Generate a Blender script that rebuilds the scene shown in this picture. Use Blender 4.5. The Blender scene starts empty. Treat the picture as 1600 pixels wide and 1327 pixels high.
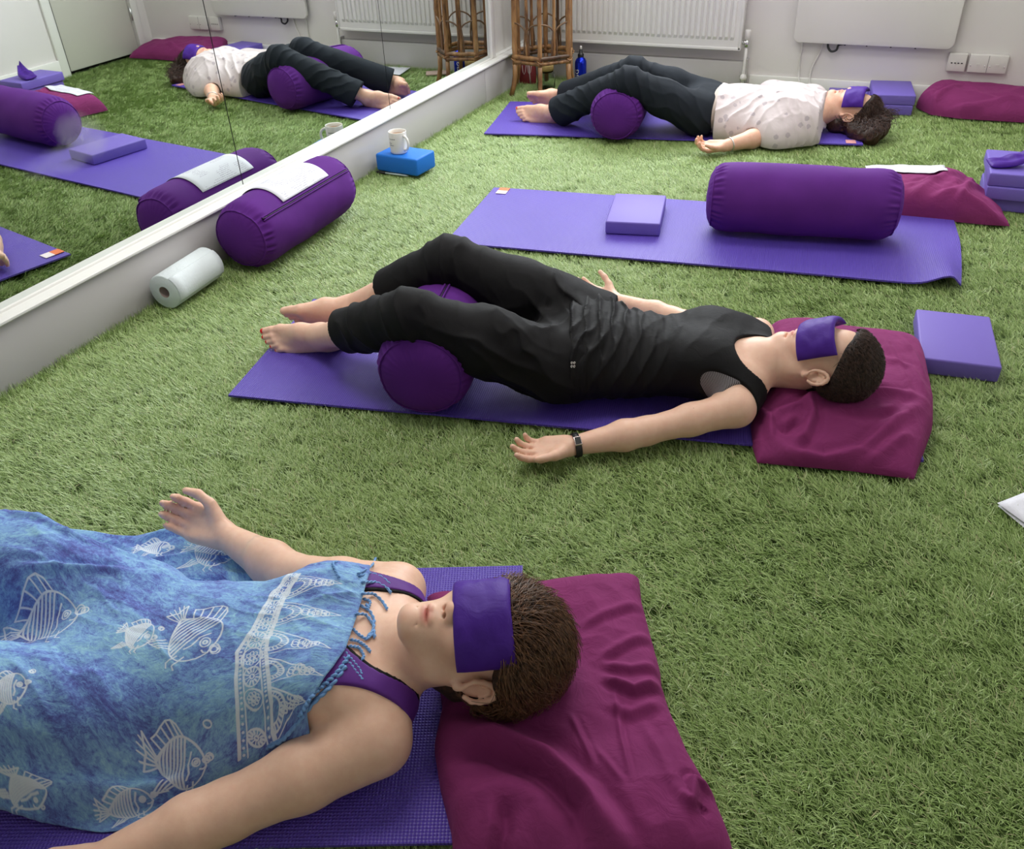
import bpy, bmesh, math, random
import numpy as np
from mathutils import Vector, Matrix, noise as mnoise

# ------------------------------------------------------------------ camera, light, exposure
C = bpy.context.scene.collection
SC = bpy.context.scene
CAM_P = np.array([2.31667, -1.18564, 1.30274])
YAW, PITCH, ROLL, FPX = -0.445654, 0.607898, -0.0445709, 1347.9125


def cam_axes():
    cy, sy, cp, sp = math.cos(YAW), math.sin(YAW), math.cos(PITCH), math.sin(PITCH)
    f = np.array([sy * cp, cy * cp, -sp]); r = np.array([cy, -sy, 0.0]); u = np.cross(r, f)
    cr, sr = math.cos(ROLL), math.sin(ROLL)
    return cr * r + sr * u, -sr * r + cr * u, f


RX, UX, FX = cam_axes()


def at(px, py, z=0.0):
    """point of the room at height z that was measured at this place of the 1600x1327 photograph"""
    d = FX + (px - 800) / FPX * RX - (py - 663.5) / FPX * UX
    return CAM_P + (z - CAM_P[2]) / d[2] * d


cam_d = bpy.data.cameras.new('camera'); cam = bpy.data.objects.new('camera', cam_d); C.objects.link(cam)
M = Matrix(((RX[0], UX[0], -FX[0], CAM_P[0]), (RX[1], UX[1], -FX[1], CAM_P[1]), (RX[2], UX[2], -FX[2], CAM_P[2]), (0, 0, 0, 1)))
cam.matrix_world = M
cam_d.sensor_fit = 'HORIZONTAL'; cam_d.sensor_width = 36.0; cam_d.lens = FPX / 1600 * 36; cam_d.clip_start = 0.02
SC.camera = cam

W = bpy.data.worlds.new('World'); SC.world = W; W.use_nodes = True
W.node_tree.nodes['Background'].inputs[0].default_value = (0.80, 0.90, 1.0, 1)
W.node_tree.nodes['Background'].inputs[1].default_value = 1.2


def area(name, loc, rot, sx, sy, power, col):
    l = bpy.data.lights.new(name, 'AREA'); l.shape = 'RECTANGLE'; l.size = sx; l.size_y = sy; l.energy = power; l.color = col
    o = bpy.data.objects.new(name, l); C.objects.link(o); o.location = loc; o.rotation_euler = rot
    return o


ROOM_X, ROOM_Y0, ROOM_Y1, ROOM_Z = 3.11, -3.0, 4.10, 2.5
WIN = (0.15, 1.95, 0.98, 2.30)           # window in the far wall above the radiator: x0, x1, z0, z1
area('window_daylight', ((WIN[0] + WIN[1]) / 2, ROOM_Y1 - 0.02, (WIN[2] + WIN[3]) / 2), (math.radians(-75), 0, 0), WIN[1] - WIN[0], WIN[3] - WIN[2], 52, (0.93, 0.97, 1.0))
for xx, yy, pw in ((1.55, 2.2, 11), (1.0, 0.6, 14)):
    area('ceiling_panel_light', (xx, yy, ROOM_Z - 0.06), (0, 0, 0), 1.2, 0.6, pw, (1.0, 0.965, 0.92))

vs = SC.view_settings
SC.display_settings.display_device = 'sRGB'
vs.view_transform = 'Standard'; vs.look = 'None'; vs.gamma = 1.0; vs.use_curve_mapping = False
vs.exposure = 0.75
SC.cycles.use_denoising = True
SC.cycles.max_bounces = 8; SC.cycles.diffuse_bounces = 4; SC.cycles.glossy_bounces = 4; SC.cycles.transparent_max_bounces = 8
SC.cycles.caustics_reflective = True; SC.cycles.caustics_refractive = False
SC.cycles.sample_clamp_indirect = 5.0

rng = np.random.default_rng(7)
random.seed(7)
PI = math.pi


# ------------------------------------------------------------------ helpers
def srgb(r, g, b):
    f = lambda c: ((c / 255) / 12.92) if c / 255 <= 0.04045 else (((c / 255) + 0.055) / 1.055) ** 2.4
    return (f(r), f(g), f(b), 1.0)


class NT:
    def __init__(s, name):
        s.m = bpy.data.materials.new(name); s.m.use_nodes = True
        s.t = s.m.node_tree; s.t.nodes.clear()
        s.out = s.n('ShaderNodeOutputMaterial'); s.b = s.n('ShaderNodeBsdfPrincipled')
        s.l(s.b.outputs[0], s.out.inputs[0])

    def n(s, typ, **kw):
        nd = s.t.nodes.new(typ)
        for k, v in kw.items(): setattr(nd, k, v)
        return nd

    def l(s, a, b): s.t.links.new(a, b)

    def set(s, **kw):
        for k, v in kw.items():
            s.b.inputs[k.replace('_', ' ')].default_value = v
        return s

    def math(s, op, a, b=None, c=None):
        nd = s.n('ShaderNodeMath', operation=op)
        for i, v in enumerate((a, b, c)):
            if v is None: continue
            if isinstance(v, (int, float)): nd.inputs[i].default_value = v
            else: s.l(v, nd.inputs[i])
        return nd.outputs[0]

    def mix(s, fac, a, b, typ='MIX'):
        nd = s.n('ShaderNodeMix', data_type='RGBA', blend_type=typ)
        for i, v in ((0, fac), (6, a), (7, b)):
            if isinstance(v, (int, float)): nd.inputs[i].default_value = v
            elif isinstance(v, tuple): nd.inputs[i].default_value = v
            else: s.l(v, nd.inputs[i])
        return nd.outputs[2]

    def coord(s, kind='Object'):
        return s.n('ShaderNodeTexCoord').outputs[kind]

    def noise(s, vec, scale, detail=3, rough=0.5, dist=0.0):
        nd = s.n('ShaderNodeTexNoise'); nd.inputs['Scale'].default_value = scale; nd.inputs['Detail'].default_value = detail
        nd.inputs['Roughness'].default_value = rough; nd.inputs['Distortion'].default_value = dist
        s.l(vec, nd.inputs['Vector']); return nd.outputs['Fac']

    def ramp(s, fac, stops):
        nd = s.n('ShaderNodeValToRGB'); e = nd.color_ramp.elements
        while len(e) < len(stops): e.new(0.5)
        for i, (p, c) in enumerate(stops): e[i].position = p; e[i].color = c
        s.l(fac, nd.inputs[0]); return nd.outputs[0]

    def bump(s, h, strength=0.3, dist=0.002, prev=None):
        nd = s.n('ShaderNodeBump'); nd.inputs['Strength'].default_value = strength; nd.inputs['Distance'].default_value = dist
        s.l(h, nd.inputs['Height'])
        if prev is not None: s.l(prev, nd.inputs['Normal'])
        s.l(nd.outputs[0], s.b.inputs['Normal']); return nd.outputs[0]


def plain(name, col, rough=0.5, metal=0.0, var=0.0, vscale=8, bump=0.0, bscale=200, bdist=0.001, spec=0.5, sheen=0.0, coord='Object'):
    t = NT(name); t.set(Roughness=rough, Metallic=metal, Base_Color=col); t.b.inputs['Specular IOR Level'].default_value = spec
    v = t.coord(coord)
    if var:
        f = t.noise(v, vscale, 4)
        lo = tuple(c * (1 - var) for c in col[:3]) + (1,); hi = tuple(min(1, c * (1 + var)) for c in col[:3]) + (1,)
        t.l(t.ramp(f, [(0.3, lo), (0.7, hi)]), t.b.inputs['Base Color'])
    if bump: t.bump(t.noise(v, bscale, 3), bump, bdist)
    if sheen: t.b.inputs['Sheen Weight'].default_value = sheen; t.b.inputs['Sheen Roughness'].default_value = 0.4
    return t.m


def cloth_mat(name, col, sheen=0.25, var=0.12, weave=900, wr=0.25, rough=0.85, wscale=22, spec=0.2):
    """woven cotton: weave in the bump, soft creases, faint colour variation"""
    t = NT(name); t.set(Roughness=rough); t.b.inputs['Specular IOR Level'].default_value = spec
    v = t.coord('Object')
    f = t.noise(v, 9, 4)
    lo = tuple(c * (1 - var) for c in col[:3]) + (1,); hi = tuple(min(1, c * (1 + var)) for c in col[:3]) + (1,)
    t.l(t.ramp(f, [(0.3, lo), (0.7, hi)]), t.b.inputs['Base Color'])
    b1 = t.bump(t.noise(v, weave, 2), 0.22, 0.0006)
    if wr: t.bump(t.noise(v, wscale, 5, 0.55, 1.2), wr, 0.006, b1)
    if sheen: t.b.inputs['Sheen Weight'].default_value = sheen; t.b.inputs['Sheen Roughness'].default_value = 0.5; t.b.inputs['Sheen Tint'].default_value = tuple(min(1, c * 2.0 + 0.05) for c in col[:3]) + (1,)
    return t.m


class MB:
    """collects shapes into one mesh"""
    def __init__(s): s.v = []; s.f = []; s.sm = []

    def add(s, verts, faces, smooth=False):
        o = len(s.v); s.v += [tuple(map(float, p)) for p in verts]
        s.f += [tuple(i + o for i in f) for f in faces]; s.sm += [smooth] * len(faces); return s

    def box(s, lo, hi, rot=None, loc=None):
        x0, y0, z0 = lo; x1, y1, z1 = hi
        vs_ = [(x0, y0, z0), (x1, y0, z0), (x1, y1, z0), (x0, y1, z0), (x0, y0, z1), (x1, y0, z1), (x1, y1, z1), (x0, y1, z1)]
        if rot is not None: vs_ = [tuple(rot @ Vector(p)) for p in vs_]
        if loc is not None: vs_ = [tuple(Vector(p) + Vector(loc)) for p in vs_]
        return s.add(vs_, [(0, 3, 2, 1), (4, 5, 6, 7), (0, 1, 5, 4), (1, 2, 6, 5), (2, 3, 7, 6), (3, 0, 4, 7)])

    def tube(s, pts, rad, n=10, caps=True, smooth=True):
        pts = [np.array(p, float) for p in pts]; m = len(pts)
        rad = [rad] * m if isinstance(rad, (int, float)) else list(rad)
        vs_ = []; prev = None
        for i, p in enumerate(pts):
            t = pts[min(i + 1, m - 1)] - pts[max(i - 1, 0)]; t = t / (np.linalg.norm(t) + 1e-12)
            if prev is None:
                a = np.array([0, 0, 1.0]) if abs(t[2]) < 0.9 else np.array([1.0, 0, 0])
                e = np.cross(t, a)
            else: e = prev - t * (prev @ t)
            e /= np.linalg.norm(e); prev = e; g = np.cross(t, e)
            for k in range(n):
                an = 2 * PI * k / n; vs_.append(p + rad[i] * (math.cos(an) * e + math.sin(an) * g))
        fs = []
        for i in range(m - 1):
            for k in range(n):
                a = i * n + k; b = i * n + (k + 1) % n; fs.append((a, b, b + n, a + n))
        if caps: fs += [tuple(range(n - 1, -1, -1)), tuple(range((m - 1) * n, m * n))]
        return s.add(vs_, fs, smooth)

    def lathe(s, prof, n=32, rot=None, loc=None, close=False):
        """prof: list of (radius, height) turned about z"""
        vs_ = []; m = len(prof)
        for r, h in prof:
            for k in range(n):
                a = 2 * PI * k / n; vs_.append((r * math.cos(a), r * math.sin(a), h))
        if rot is not None: vs_ = [tuple(rot @ Vector(p)) for p in vs_]
        if loc is not None: vs_ = [tuple(Vector(p) + Vector(loc)) for p in vs_]
        fs = []
        for i in range(m - 1):
            for k in range(n):
                a = i * n + k; b = i * n + (k + 1) % n; fs.append((a, b, b + n, a + n))
        if close: fs += [tuple(range(n - 1, -1, -1)), tuple(range((m - 1) * n, m * n))]
        return s.add(vs_, fs, True)

    def grid(s, P, smooth=True, wrap=False):
        """P: array (nu, nv, 3)"""
        nu, nv = P.shape[:2]; vs_ = P.reshape(-1, 3)
        fs = [(i * nv + j, (i + 1) * nv + j, (i + 1) * nv + j + 1, i * nv + j + 1) for i in range(nu - 1) for j in range(nv - 1)]
        return s.add(vs_, fs, smooth)

    def build(s, name, mat=None, parent=None, bevel=0.0, seg=2, loc=None, rotz=0.0, autosm=True):
        me = bpy.data.meshes.new(name); me.from_pydata(s.v, [], s.f); me.update()
        me.polygons.foreach_set('use_smooth', s.sm)
        o = bpy.data.objects.new(name, me); C.objects.link(o)
        if mat is not None: me.materials.append(mat)
        if parent is not None: o.parent = parent
        if bevel:
            bm = bmesh.new(); bm.from_mesh(me)
            bmesh.ops.remove_doubles(bm, verts=bm.verts, dist=1e-6)
            es = [e for e in bm.edges if len(e.link_faces) == 2 and e.calc_face_angle(0) > 0.6]
            bmesh.ops.bevel(bm, geom=es, offset=bevel, segments=seg, profile=0.5, affect='EDGES', clamp_overlap=True)
            bm.to_mesh(me); bm.free()
            for p in me.polygons: p.use_smooth = True
            if hasattr(me, 'set_sharp_from_angle'): me.set_sharp_from_angle(angle=math.radians(50))
        if loc is not None: o.location = loc
        o.rotation_euler.z = rotz
        return o


def tag(o, label=None, cat=None, group=None, kind=None):
    if label: o['label'] = label
    if cat: o['category'] = cat
    if group: o['group'] = group
    if kind: o['kind'] = kind
    return o


def empty(name, loc=(0, 0, 0), rz=0.0):
    o = bpy.data.objects.new(name, None); C.objects.link(o); o.location = loc; o.rotation_euler.z = rz
    o.empty_display_size = 0.05
    return o


def copy_tree(o, parent=None):
    c = o.copy(); C.objects.link(c); c.parent = parent
    for ch in list(o.children): copy_tree(ch, c)
    return c


def arr_mesh(name, V, F, mat, parent=None, smooth=True):
    """mesh object straight from numpy arrays (quads or tris)"""
    me = bpy.data.meshes.new(name); n = len(V); k = F.shape[1]
    me.vertices.add(n); me.vertices.foreach_set('co', np.ascontiguousarray(V, dtype=np.float32).ravel())
    me.loops.add(F.size); me.loops.foreach_set('vertex_index', np.ascontiguousarray(F, dtype=np.int32).ravel())
    me.polygons.add(len(F)); me.polygons.foreach_set('loop_start', np.arange(0, F.size, k, dtype=np.int32))
    try: me.polygons.foreach_set('loop_total', np.full(len(F), k, dtype=np.int32))
    except Exception: pass
    me.update(calc_edges=True); me.validate()
    if smooth: me.polygons.foreach_set('use_smooth', np.ones(len(me.polygons), dtype=bool))
    if mat is not None: me.materials.append(mat)
    o = bpy.data.objects.new(name, me); C.objects.link(o)
    if parent is not None: o.parent = parent
    return o


def vnoise(P, scale, seed=0, octaves=1):
    """value noise, vectorised; P (...,3) -> about -1..1"""
    P = np.asarray(P, float); out = np.zeros(P.shape[:-1]); amp = 1.0; tot = 0
    for o in range(octaves):
        Q = P * scale * 2 ** o + seed * 17.31 + o * 5.7
        i = np.floor(Q).astype(np.int64); f = Q - i; f = f * f * f * (f * (f * 6 - 15) + 10)
        acc = 0
        for dx in (0, 1):
            for dy in (0, 1):
                for dz in (0, 1):
                    h = (i[..., 0] + dx) * 374761393 + (i[..., 1] + dy) * 668265263 + (i[..., 2] + dz) * 2147483647 + seed * 1274126177
                    h = (h ^ (h >> 13)) * 1274126177 & 0xFFFFFFFF; h = (h ^ (h >> 16)) & 0xFFFF
                    w = (f[..., 0] if dx else 1 - f[..., 0]) * (f[..., 1] if dy else 1 - f[..., 1]) * (f[..., 2] if dz else 1 - f[..., 2])
                    acc = acc + w * (h / 32767.5 - 1)
        out += amp * acc; tot += amp; amp *= 0.5
    return out / tot


def vnoise2(X, Y, scale, seed=0, octaves=1):
    return vnoise(np.stack([X, Y, np.full_like(X, seed * 3.7)], -1), scale, seed, octaves)
# ------------------------------------------------------------------ materials of the setting
def wall_paint(name, col, rough=0.6):
    t = NT(name); t.set(Roughness=rough, Base_Color=col); t.b.inputs['Specular IOR Level'].default_value = 0.3
    v = t.coord('Object')
    f = t.noise(v, 1.3, 5, 0.6)
    t.l(t.ramp(f, [(0.3, tuple(c * 0.96 for c in col[:3]) + (1,)), (0.7, col)]), t.b.inputs['Base Color'])
    t.bump(t.noise(v, 160, 3), 0.08, 0.001)
    return t.m


M_wall = wall_paint('wall_paint_white', srgb(224, 219, 216))
M_gloss = wall_paint('gloss_trim_white', srgb(236, 234, 229), 0.3)
M_plinth = wall_paint('plinth_white', srgb(192, 188, 186), 0.22)
M_ceil = wall_paint('ceiling_white', srgb(240, 240, 238), 0.8)
M_door = wall_paint('door_paint', srgb(204, 201, 190), 0.4)
M_backing = plain('turf_backing', srgb(70, 92, 40), 0.95, var=0.4, vscale=60, bump=0.5, bscale=300)
M_chrome = plain('chrome', (0.75, 0.75, 0.76, 1), 0.18, 1.0)
M_white_plastic = plain('white_plastic', srgb(218, 214, 209), 0.35)
M_black_plastic = plain('black_plastic', (0.012, 0.012, 0.014, 1), 0.35)
M_dark_gap = plain('dark_gap', (0.01, 0.01, 0.01, 1), 0.9)

X1, Y0, Y1, Z1 = ROOM_X, ROOM_Y0, ROOM_Y1, ROOM_Z


def struct(name, mb, mat, **k):
    o = mb.build(name, mat, **k); o['kind'] = 'structure'; return o


struct('floor', MB().box((-0.1, Y0 - 0.1, -0.14), (X1 + 0.1, Y1 + 0.1, -0.024)), M_backing)
struct('ceiling', MB().box((-0.1, Y0 - 0.1, Z1), (X1 + 0.1, Y1 + 0.1, Z1 + 0.1)), M_ceil)
struct('wall_left', MB().box((-0.12, Y0 - 0.1, -0.14), (-0.006, Y1 + 0.1, Z1)), M_wall)
struct('wall_front', MB().box((0, Y0 - 0.1, -0.14), (X1, Y0, Z1)), M_wall)
wb = MB()
for (x0, x1, z0, z1) in ((-0.0, X1 + 0.1, -0.14, WIN[2]), (0.0, X1 + 0.1, WIN[3], Z1), (0.0, WIN[0], WIN[2], WIN[3]), (WIN[1], X1 + 0.1, WIN[2], WIN[3])):
    wb.box((x0, Y1, z0), (x1, Y1 + 0.2, z1))
struct('wall_back', wb, M_wall)
wf = empty('window_1', ((WIN[0] + WIN[1]) / 2, Y1 + 0.1, WIN[2])); wf['kind'] = 'structure'
fw = 0.05; ww = (WIN[1] - WIN[0]) / 2; wh = WIN[3] - WIN[2]
fm = MB()
for (a, b, c, d) in ((-ww, ww, 0, fw), (-ww, ww, wh - fw, wh), (-ww, -ww + fw, fw, wh - fw), (ww - fw, ww, fw, wh - fw), (-fw / 2, fw / 2, fw, wh - fw)):
    fm.box((a, -0.03, c), (b, 0.03, d))
fm.build('window_frame', M_gloss, wf, bevel=0.004)
MB().box((-ww - 0.05, -0.16, -0.03), (ww + 0.05, -0.03, 0.0)).build('window_sill', M_gloss, wf, bevel=0.006)
# right-hand wall with its door
DY0, DY1, DZ = 3.275, 3.955, 2.05
wr = MB()
wr.box((X1, Y0 - 0.1, -0.14), (X1 + 0.12, DY0, Z1)); wr.box((X1, DY1, -0.14), (X1 + 0.12, Y1, Z1)); wr.box((X1, DY0, DZ), (X1 + 0.12, DY1, Z1))
struct('wall_right', wr, M_wall)
dr = empty('door_1', (X1, (DY0 + DY1) / 2, 0)); dr['kind'] = 'structure'
hw = (DY1 - DY0) / 2
MB().box((0.012, -hw + 0.012, 0.006), (0.052, hw - 0.006, DZ - 0.006)).build('door_leaf', M_door, dr, bevel=0.003)
MB().box((0.06, -hw, -0.02), (0.1, hw, DZ)).build('door_gap_backing', M_dark_gap, dr)  # black sheet added behind the leaf to darken the gap around it
MB().box((-0.003, -hw - 0.001, 0.0), (0.05, -hw + 0.015, DZ)).build('door_gap_strip', M_dark_gap, dr)  # added black strip standing in for the shade in the door's edge gap
am = MB()
am.box((-0.016, -hw - 0.07, -0.02), (0.0, -hw, DZ + 0.07)); am.box((-0.016, hw, -0.02), (0.0, hw + 0.06, DZ + 0.07)); am.box((-0.016, -hw, DZ), (0.0, hw, DZ + 0.07))
am.build('door_architrave', M_gloss, dr, bevel=0.004)
for z in (0.22, 1.0, 1.8): MB().tube([(-0.004, hw - 0.004, z), (-0.004, hw - 0.004, z + 0.09)], 0.006, 10).build('hinge', M_chrome, dr)
MB().tube([(0.012, -hw + 0.07, 1.0), (-0.05, -hw + 0.07, 1.0), (-0.05, -hw + 0.19, 1.0)], 0.009, 12).build('door_handle', M_chrome, dr)
# skirting boards
struct('baseboard_right', MB().box((X1 - 0.018, Y0, -0.024), (X1, DY0 - 0.07, 0.10)), M_gloss, bevel=0.004)
struct('baseboard_back', MB().box((1.40, Y1 - 0.018, -0.024), (X1 - 0.02, Y1, 0.078)), M_gloss, bevel=0.004)
struct('baseboard_front', MB().box((0.08, Y0, -0.024), (X1 - 0.02, Y0 + 0.018, 0.10)), M_gloss, bevel=0.004)
# boxed-in pipes under the radiator
struct('trim_1', MB().box((0.064, Y1 - 0.045, -0.024), (1.375, Y1, 0.150)), M_plinth, bevel=0.003)
# plinth under the mirrors, two boards and a moulded ledge
PX = 0.060
pl = empty('baseboard_left', (0, 0, 0)); pl['kind'] = 'structure'
MB().box((-0.006, Y0, -0.024), (PX, 3.388, 0.183)).build('board', M_plinth, pl, bevel=0.001)
MB().box((-0.006, 3.391, -0.024), (PX, Y1 - 0.001, 0.183)).build('board', M_plinth, pl, bevel=0.001)
led = MB(); prof = [(-0.006, 0.183), (0.066, 0.183), (0.072, 0.186), (0.075, 0.190), (0.075, 0.196), (0.072, 0.199), (0.030, 0.200), (0.0285, 0.197), (0.027, 0.205), (0.002, 0.208), (-0.006, 0.208)]
n = len(prof)
led.add([(x, Y0, z) for x, z in prof] + [(x, Y1 - 0.001, z) for x, z in prof],
        [(i, (i + 1) % n, n + (i + 1) % n, n + i) for i in range(n)][::1] + [tuple(range(n - 1, -1, -1)), tuple(range(n, 2 * n))])
o = led.build('ledge', M_gloss, pl)
# mirror end post
struct('trim_2', MB().box((-0.006, 3.552, 0.205), (0.034, 3.60, 2.3)).box((-0.006, 3.60, 0.205), (0.006, Y1 - 0.001, 2.3)), M_gloss, bevel=0.003)


# ------------------------------------------------------------------ mirrors
def mirror_mat():
    t = NT('mirror_silver'); t.set(Metallic=1.0, Roughness=0.012, Base_Color=(0.76, 0.80, 0.78, 1))
    # wiped smear marks on the glass
    v = t.coord('Object'); hz = None
    for (cx, cy, cz, ry, rz) in ((0, 0.665, 0.60, 0.075, 0.055), (0, 0.735, 0.56, 0.05, 0.06), (0, 0.62, 0.53, 0.16, 0.05)):
        mp = t.n('ShaderNodeMapping'); mp.inputs['Location'].default_value = (0, -cy / ry, -cz / rz); mp.inputs['Scale'].default_value = (0, 1 / ry, 1 / rz)
        t.l(v, mp.inputs[0])
        ln = t.n('ShaderNodeVectorMath', operation='LENGTH'); t.l(mp.outputs[0], ln.inputs[0])
        nz = t.noise(v, 14, 4, 0.6, 0.6)
        m1 = t.math('SUBTRACT', 1.0, ln.outputs['Value']); m1 = t.math('ADD', m1, t.math('MULTIPLY', t.math('SUBTRACT', nz, 0.5), 0.9))
        m1 = t.math('MULTIPLY', t.math('MAXIMUM', t.math('MINIMUM', m1, 0.55), 0.0), 0.28)
        hz = m1 if hz is None else t.math('ADD', hz, m1)
    df = t.n('ShaderNodeBsdfDiffuse'); df.inputs[0].default_value = (0.75, 0.76, 0.78, 1)
    mx = t.n('ShaderNodeMixShader'); t.l(hz, mx.inputs[0]); t.l(t.b.outputs[0], mx.inputs[1]); t.l(df.outputs[0], mx.inputs[2]); t.l(mx.outputs[0], t.out.inputs[0])
    return t.m


M_mirror = mirror_mat()
M_medge = plain('mirror_edge', srgb(38, 44, 42), 0.3)
seams = [-1.975, -0.872, 0.231, 1.334, 2.434, 3.552]
mlab = ['tall frameless wall mirror panel behind the camera side of the room', 'tall frameless wall mirror panel beside the near sleeper, out at the frame edge',
        'tall mirror panel over the kitchen roll, left of the first black seam', 'middle tall mirror panel between the two black seams, above the purple bolster and mug',
        'farthest tall mirror panel, between the second black seam and the white end post']
for i in range(1, 5):
    a, b = seams[i] + 0.0022, seams[i + 1] - 0.0022
    m = MB().box((-0.006, a, 0.206), (0.018, b, 2.2)).build('mirror_panel', M_mirror)
    m.data.materials.append(M_medge)
    for p in m.data.polygons:
        if abs(p.normal.x) < 0.5: p.material_index = 1
    tag(m, mlab[i], 'mirror', 'mirror panels along the left wall')
    if i < 4:
        struct('trim_3', MB().box((-0.006, b, 0.206), (0.0165, b + 0.0044, 2.2)), M_dark_gap)

# ------------------------------------------------------------------ radiator
M_rad = plain('radiator_enamel', srgb(226, 223, 219), 0.28)
ra = empty('radiator', (0.75, Y1 - 0.06, 0.222)); tag(ra, 'white fluted panel radiator on the far wall behind the bamboo stand', 'radiator')
RW, RH = 1.18, 0.60; hx = RW / 2
fl = MB(); nr = 35; pitch = (RW - 0.05) / nr
xs = [-hx]; ys = [-0.030]
prof = []
for k in range(nr):
    x = -hx + 0.025 + k * pitch
    prof += [(x + pitch * 0.06, 0.0), (x + pitch * 0.22, -0.010), (x + pitch * 0.68, -0.010), (x + pitch * 0.84, 0.0)]
prof = [(-hx, 0.0)] + prof + [(hx, 0.0)]
z_lv = [(0.0, 0.0), (0.048, 0.0), (0.066, 1.0), (RH - 0.066, 1.0), (RH - 0.048, 0.0), (RH, 0.0)]
P = np.array([[(x, -0.035 + d * s, z) for x, d in prof] for z, s in z_lv])
fl.grid(P[:, ::1], smooth=False)
fl.build('fluted_panel', M_rad, ra)
cs = MB(); cs.box((-hx, -0.034, 0.0), (hx, -0.028, 0.004)); cs.box((-hx - 0.006, -0.038, -0.004), (hx + 0.006, -0.028, 0.012)); cs.box((-hx - 0.006, -0.038, RH - 0.012), (hx + 0.006, -0.028, RH + 0.004))
cs.box((-hx - 0.008, -0.038, 0.0), (-hx + 0.008, 0.02, RH)); cs.box((hx - 0.008, -0.038, 0.0), (hx + 0.008, 0.02, RH)); cs.box((-hx, 0.018, 0.0), (hx, 0.024, RH))
cs.build('side_casing', M_rad, ra, bevel=0.003)
MB().tube([(hx, -0.005, 0.035), (hx + 0.02, -0.005, 0.035)], 0.009, 12).tube([(hx + 0.012, -0.005, 0.035), (hx + 0.034, -0.005, 0.035)], 0.0125, 8).tube([(hx + 0.034, -0.005, 0.012), (hx + 0.034, -0.005, 0.052)], 0.012, 12).build('valve', M_chrome, ra)
MB().lathe([(0.012, 0.05), (0.0165, 0.053), (0.0165, 0.098), (0.013, 0.102), (0, 0.102)], 16, loc=(hx + 0.034, -0.005, 0)).build('valve_cap', M_white_plastic, ra)
MB().tube([(hx + 0.034, -0.005, 0.014), (hx + 0.034, -0.006, -0.06), (hx + 0.034, -0.008, -0.135), (hx + 0.036, -0.01, -0.24)], 0.0085, 12).build('pipe', M_rad, ra)
MB().lathe([(0.0, -0.022), (0.018, -0.012), (0.02, 0.0), (0.015, 0.014), (0.008, 0.02)], 14, loc=(hx + 0.035, -0.008, -0.15)).build('pipe_collar', M_white_plastic, ra)
MB().box((1.376, Y1 - 0.05, -0.02), (1.386, Y1, 0.165)).box((1.345, Y1 - 0.048, 0.075), (1.372, Y1 - 0.044, 0.1)).build('trim_4', M_plinth)['kind'] = 'structure'

# ------------------------------------------------------------------ white wall panel, cables, sockets
wp = empty('wall_panel', (2.02, Y1 - 0.045, 0.268)); tag(wp, 'flat white round-cornered wall panel mounted right of the radiator', 'panel')


def rounded_slab(w, h, r, d, n=8):
    pts = []
    for cx, cz, a0 in ((w / 2 - r, r, -90), (w / 2 - r, h - r, 0), (-w / 2 + r, h - r, 90), (-w / 2 + r, r, 180)):
        for k in range(n + 1):
            a = math.radians(a0 + 90 * k / n); pts.append((cx + r * math.cos(a), cz + r * math.sin(a)))
    m = len(pts)
    vs_ = [(x, -d / 2, z) for x, z in pts] + [(x, d / 2, z) for x, z in pts]
    return vs_, [tuple(range(m)), tuple(range(2 * m - 1, m - 1, -1))] + [(i, m + i, m + (i + 1) % m, (i + 1) % m) for i in range(m)]


MB().add(*rounded_slab(0.80, 0.62, 0.035, 0.022)).build('board', M_white_plastic, wp, bevel=0.003)
br = MB()
for x in (-0.26, 0.26): br.box((x - 0.03, 0.011, 0.1), (x + 0.03, 0.044, 0.5))
br.box((-0.36, 0.011, 0.012), (0.36, 0.02, 0.03))
br.build('wall_bracket', M_white_plastic, wp)
for x in (-0.13, -0.02, 0.1, 0.22): MB().box((x - 0.004, -0.002, -0.006), (x + 0.004, 0.012, 0.004)).build('clip', M_black_plastic, wp)


def cord(pts, r, name, mat, label, cat='cable'):
    pts = [np.array(p) for p in pts]; out = []
    for i in range(len(pts) - 1):
        p0, p1, p2, p3 = pts[max(i - 1, 0)], pts[i], pts[i + 1], pts[min(i + 2, len(pts) - 1)]
        for k in range(8):
            t = k / 8; out.append(0.5 * (2 * p1 + (p2 - p0) * t + (2 * p0 - 5 * p1 + 4 * p2 - p3) * t * t + (-p0 + 3 * p1 - 3 * p2 + p3) * t ** 3))
    out.append(pts[-1])
    o = MB().tube(out, r, 8).build(name, mat)
    return tag(o, label, cat)


yc = Y1 - 0.03
cord([(1.80, yc, 0.275), (1.805, yc, 0.245), (1.825, yc - 0.005, 0.228), (1.85, yc - 0.005, 0.236), (1.857, yc, 0.26), (1.885, yc, 0.268), (1.90, yc, 0.28)], 0.006, 'black_cable', M_black_plastic, 'short black cable looped under the white wall panel')
cord([(1.668, yc + 0.02, 0.29), (1.664, yc + 0.022, 0.20), (1.668, yc + 0.02, 0.11), (1.682, yc - 0.02, 0.06), (1.70, yc - 0.03, -0.01)], 0.0045, 'white_cable', M_white_plastic, 'white cable hanging straight down, left one below the wall panel')
cord([(1.775, yc + 0.02, 0.29), (1.765, yc + 0.022, 0.22), (1.737, yc + 0.02, 0.14), (1.732, yc + 0.012, 0.085), (1.745, yc - 0.02, 0.05), (1.80, yc - 0.035, 0.01), (1.84, yc - 0.04, -0.01)], 0.0045, 'white_cable', M_white_plastic, 'white cable bending right at the skirting, right one below the wall panel')


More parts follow.
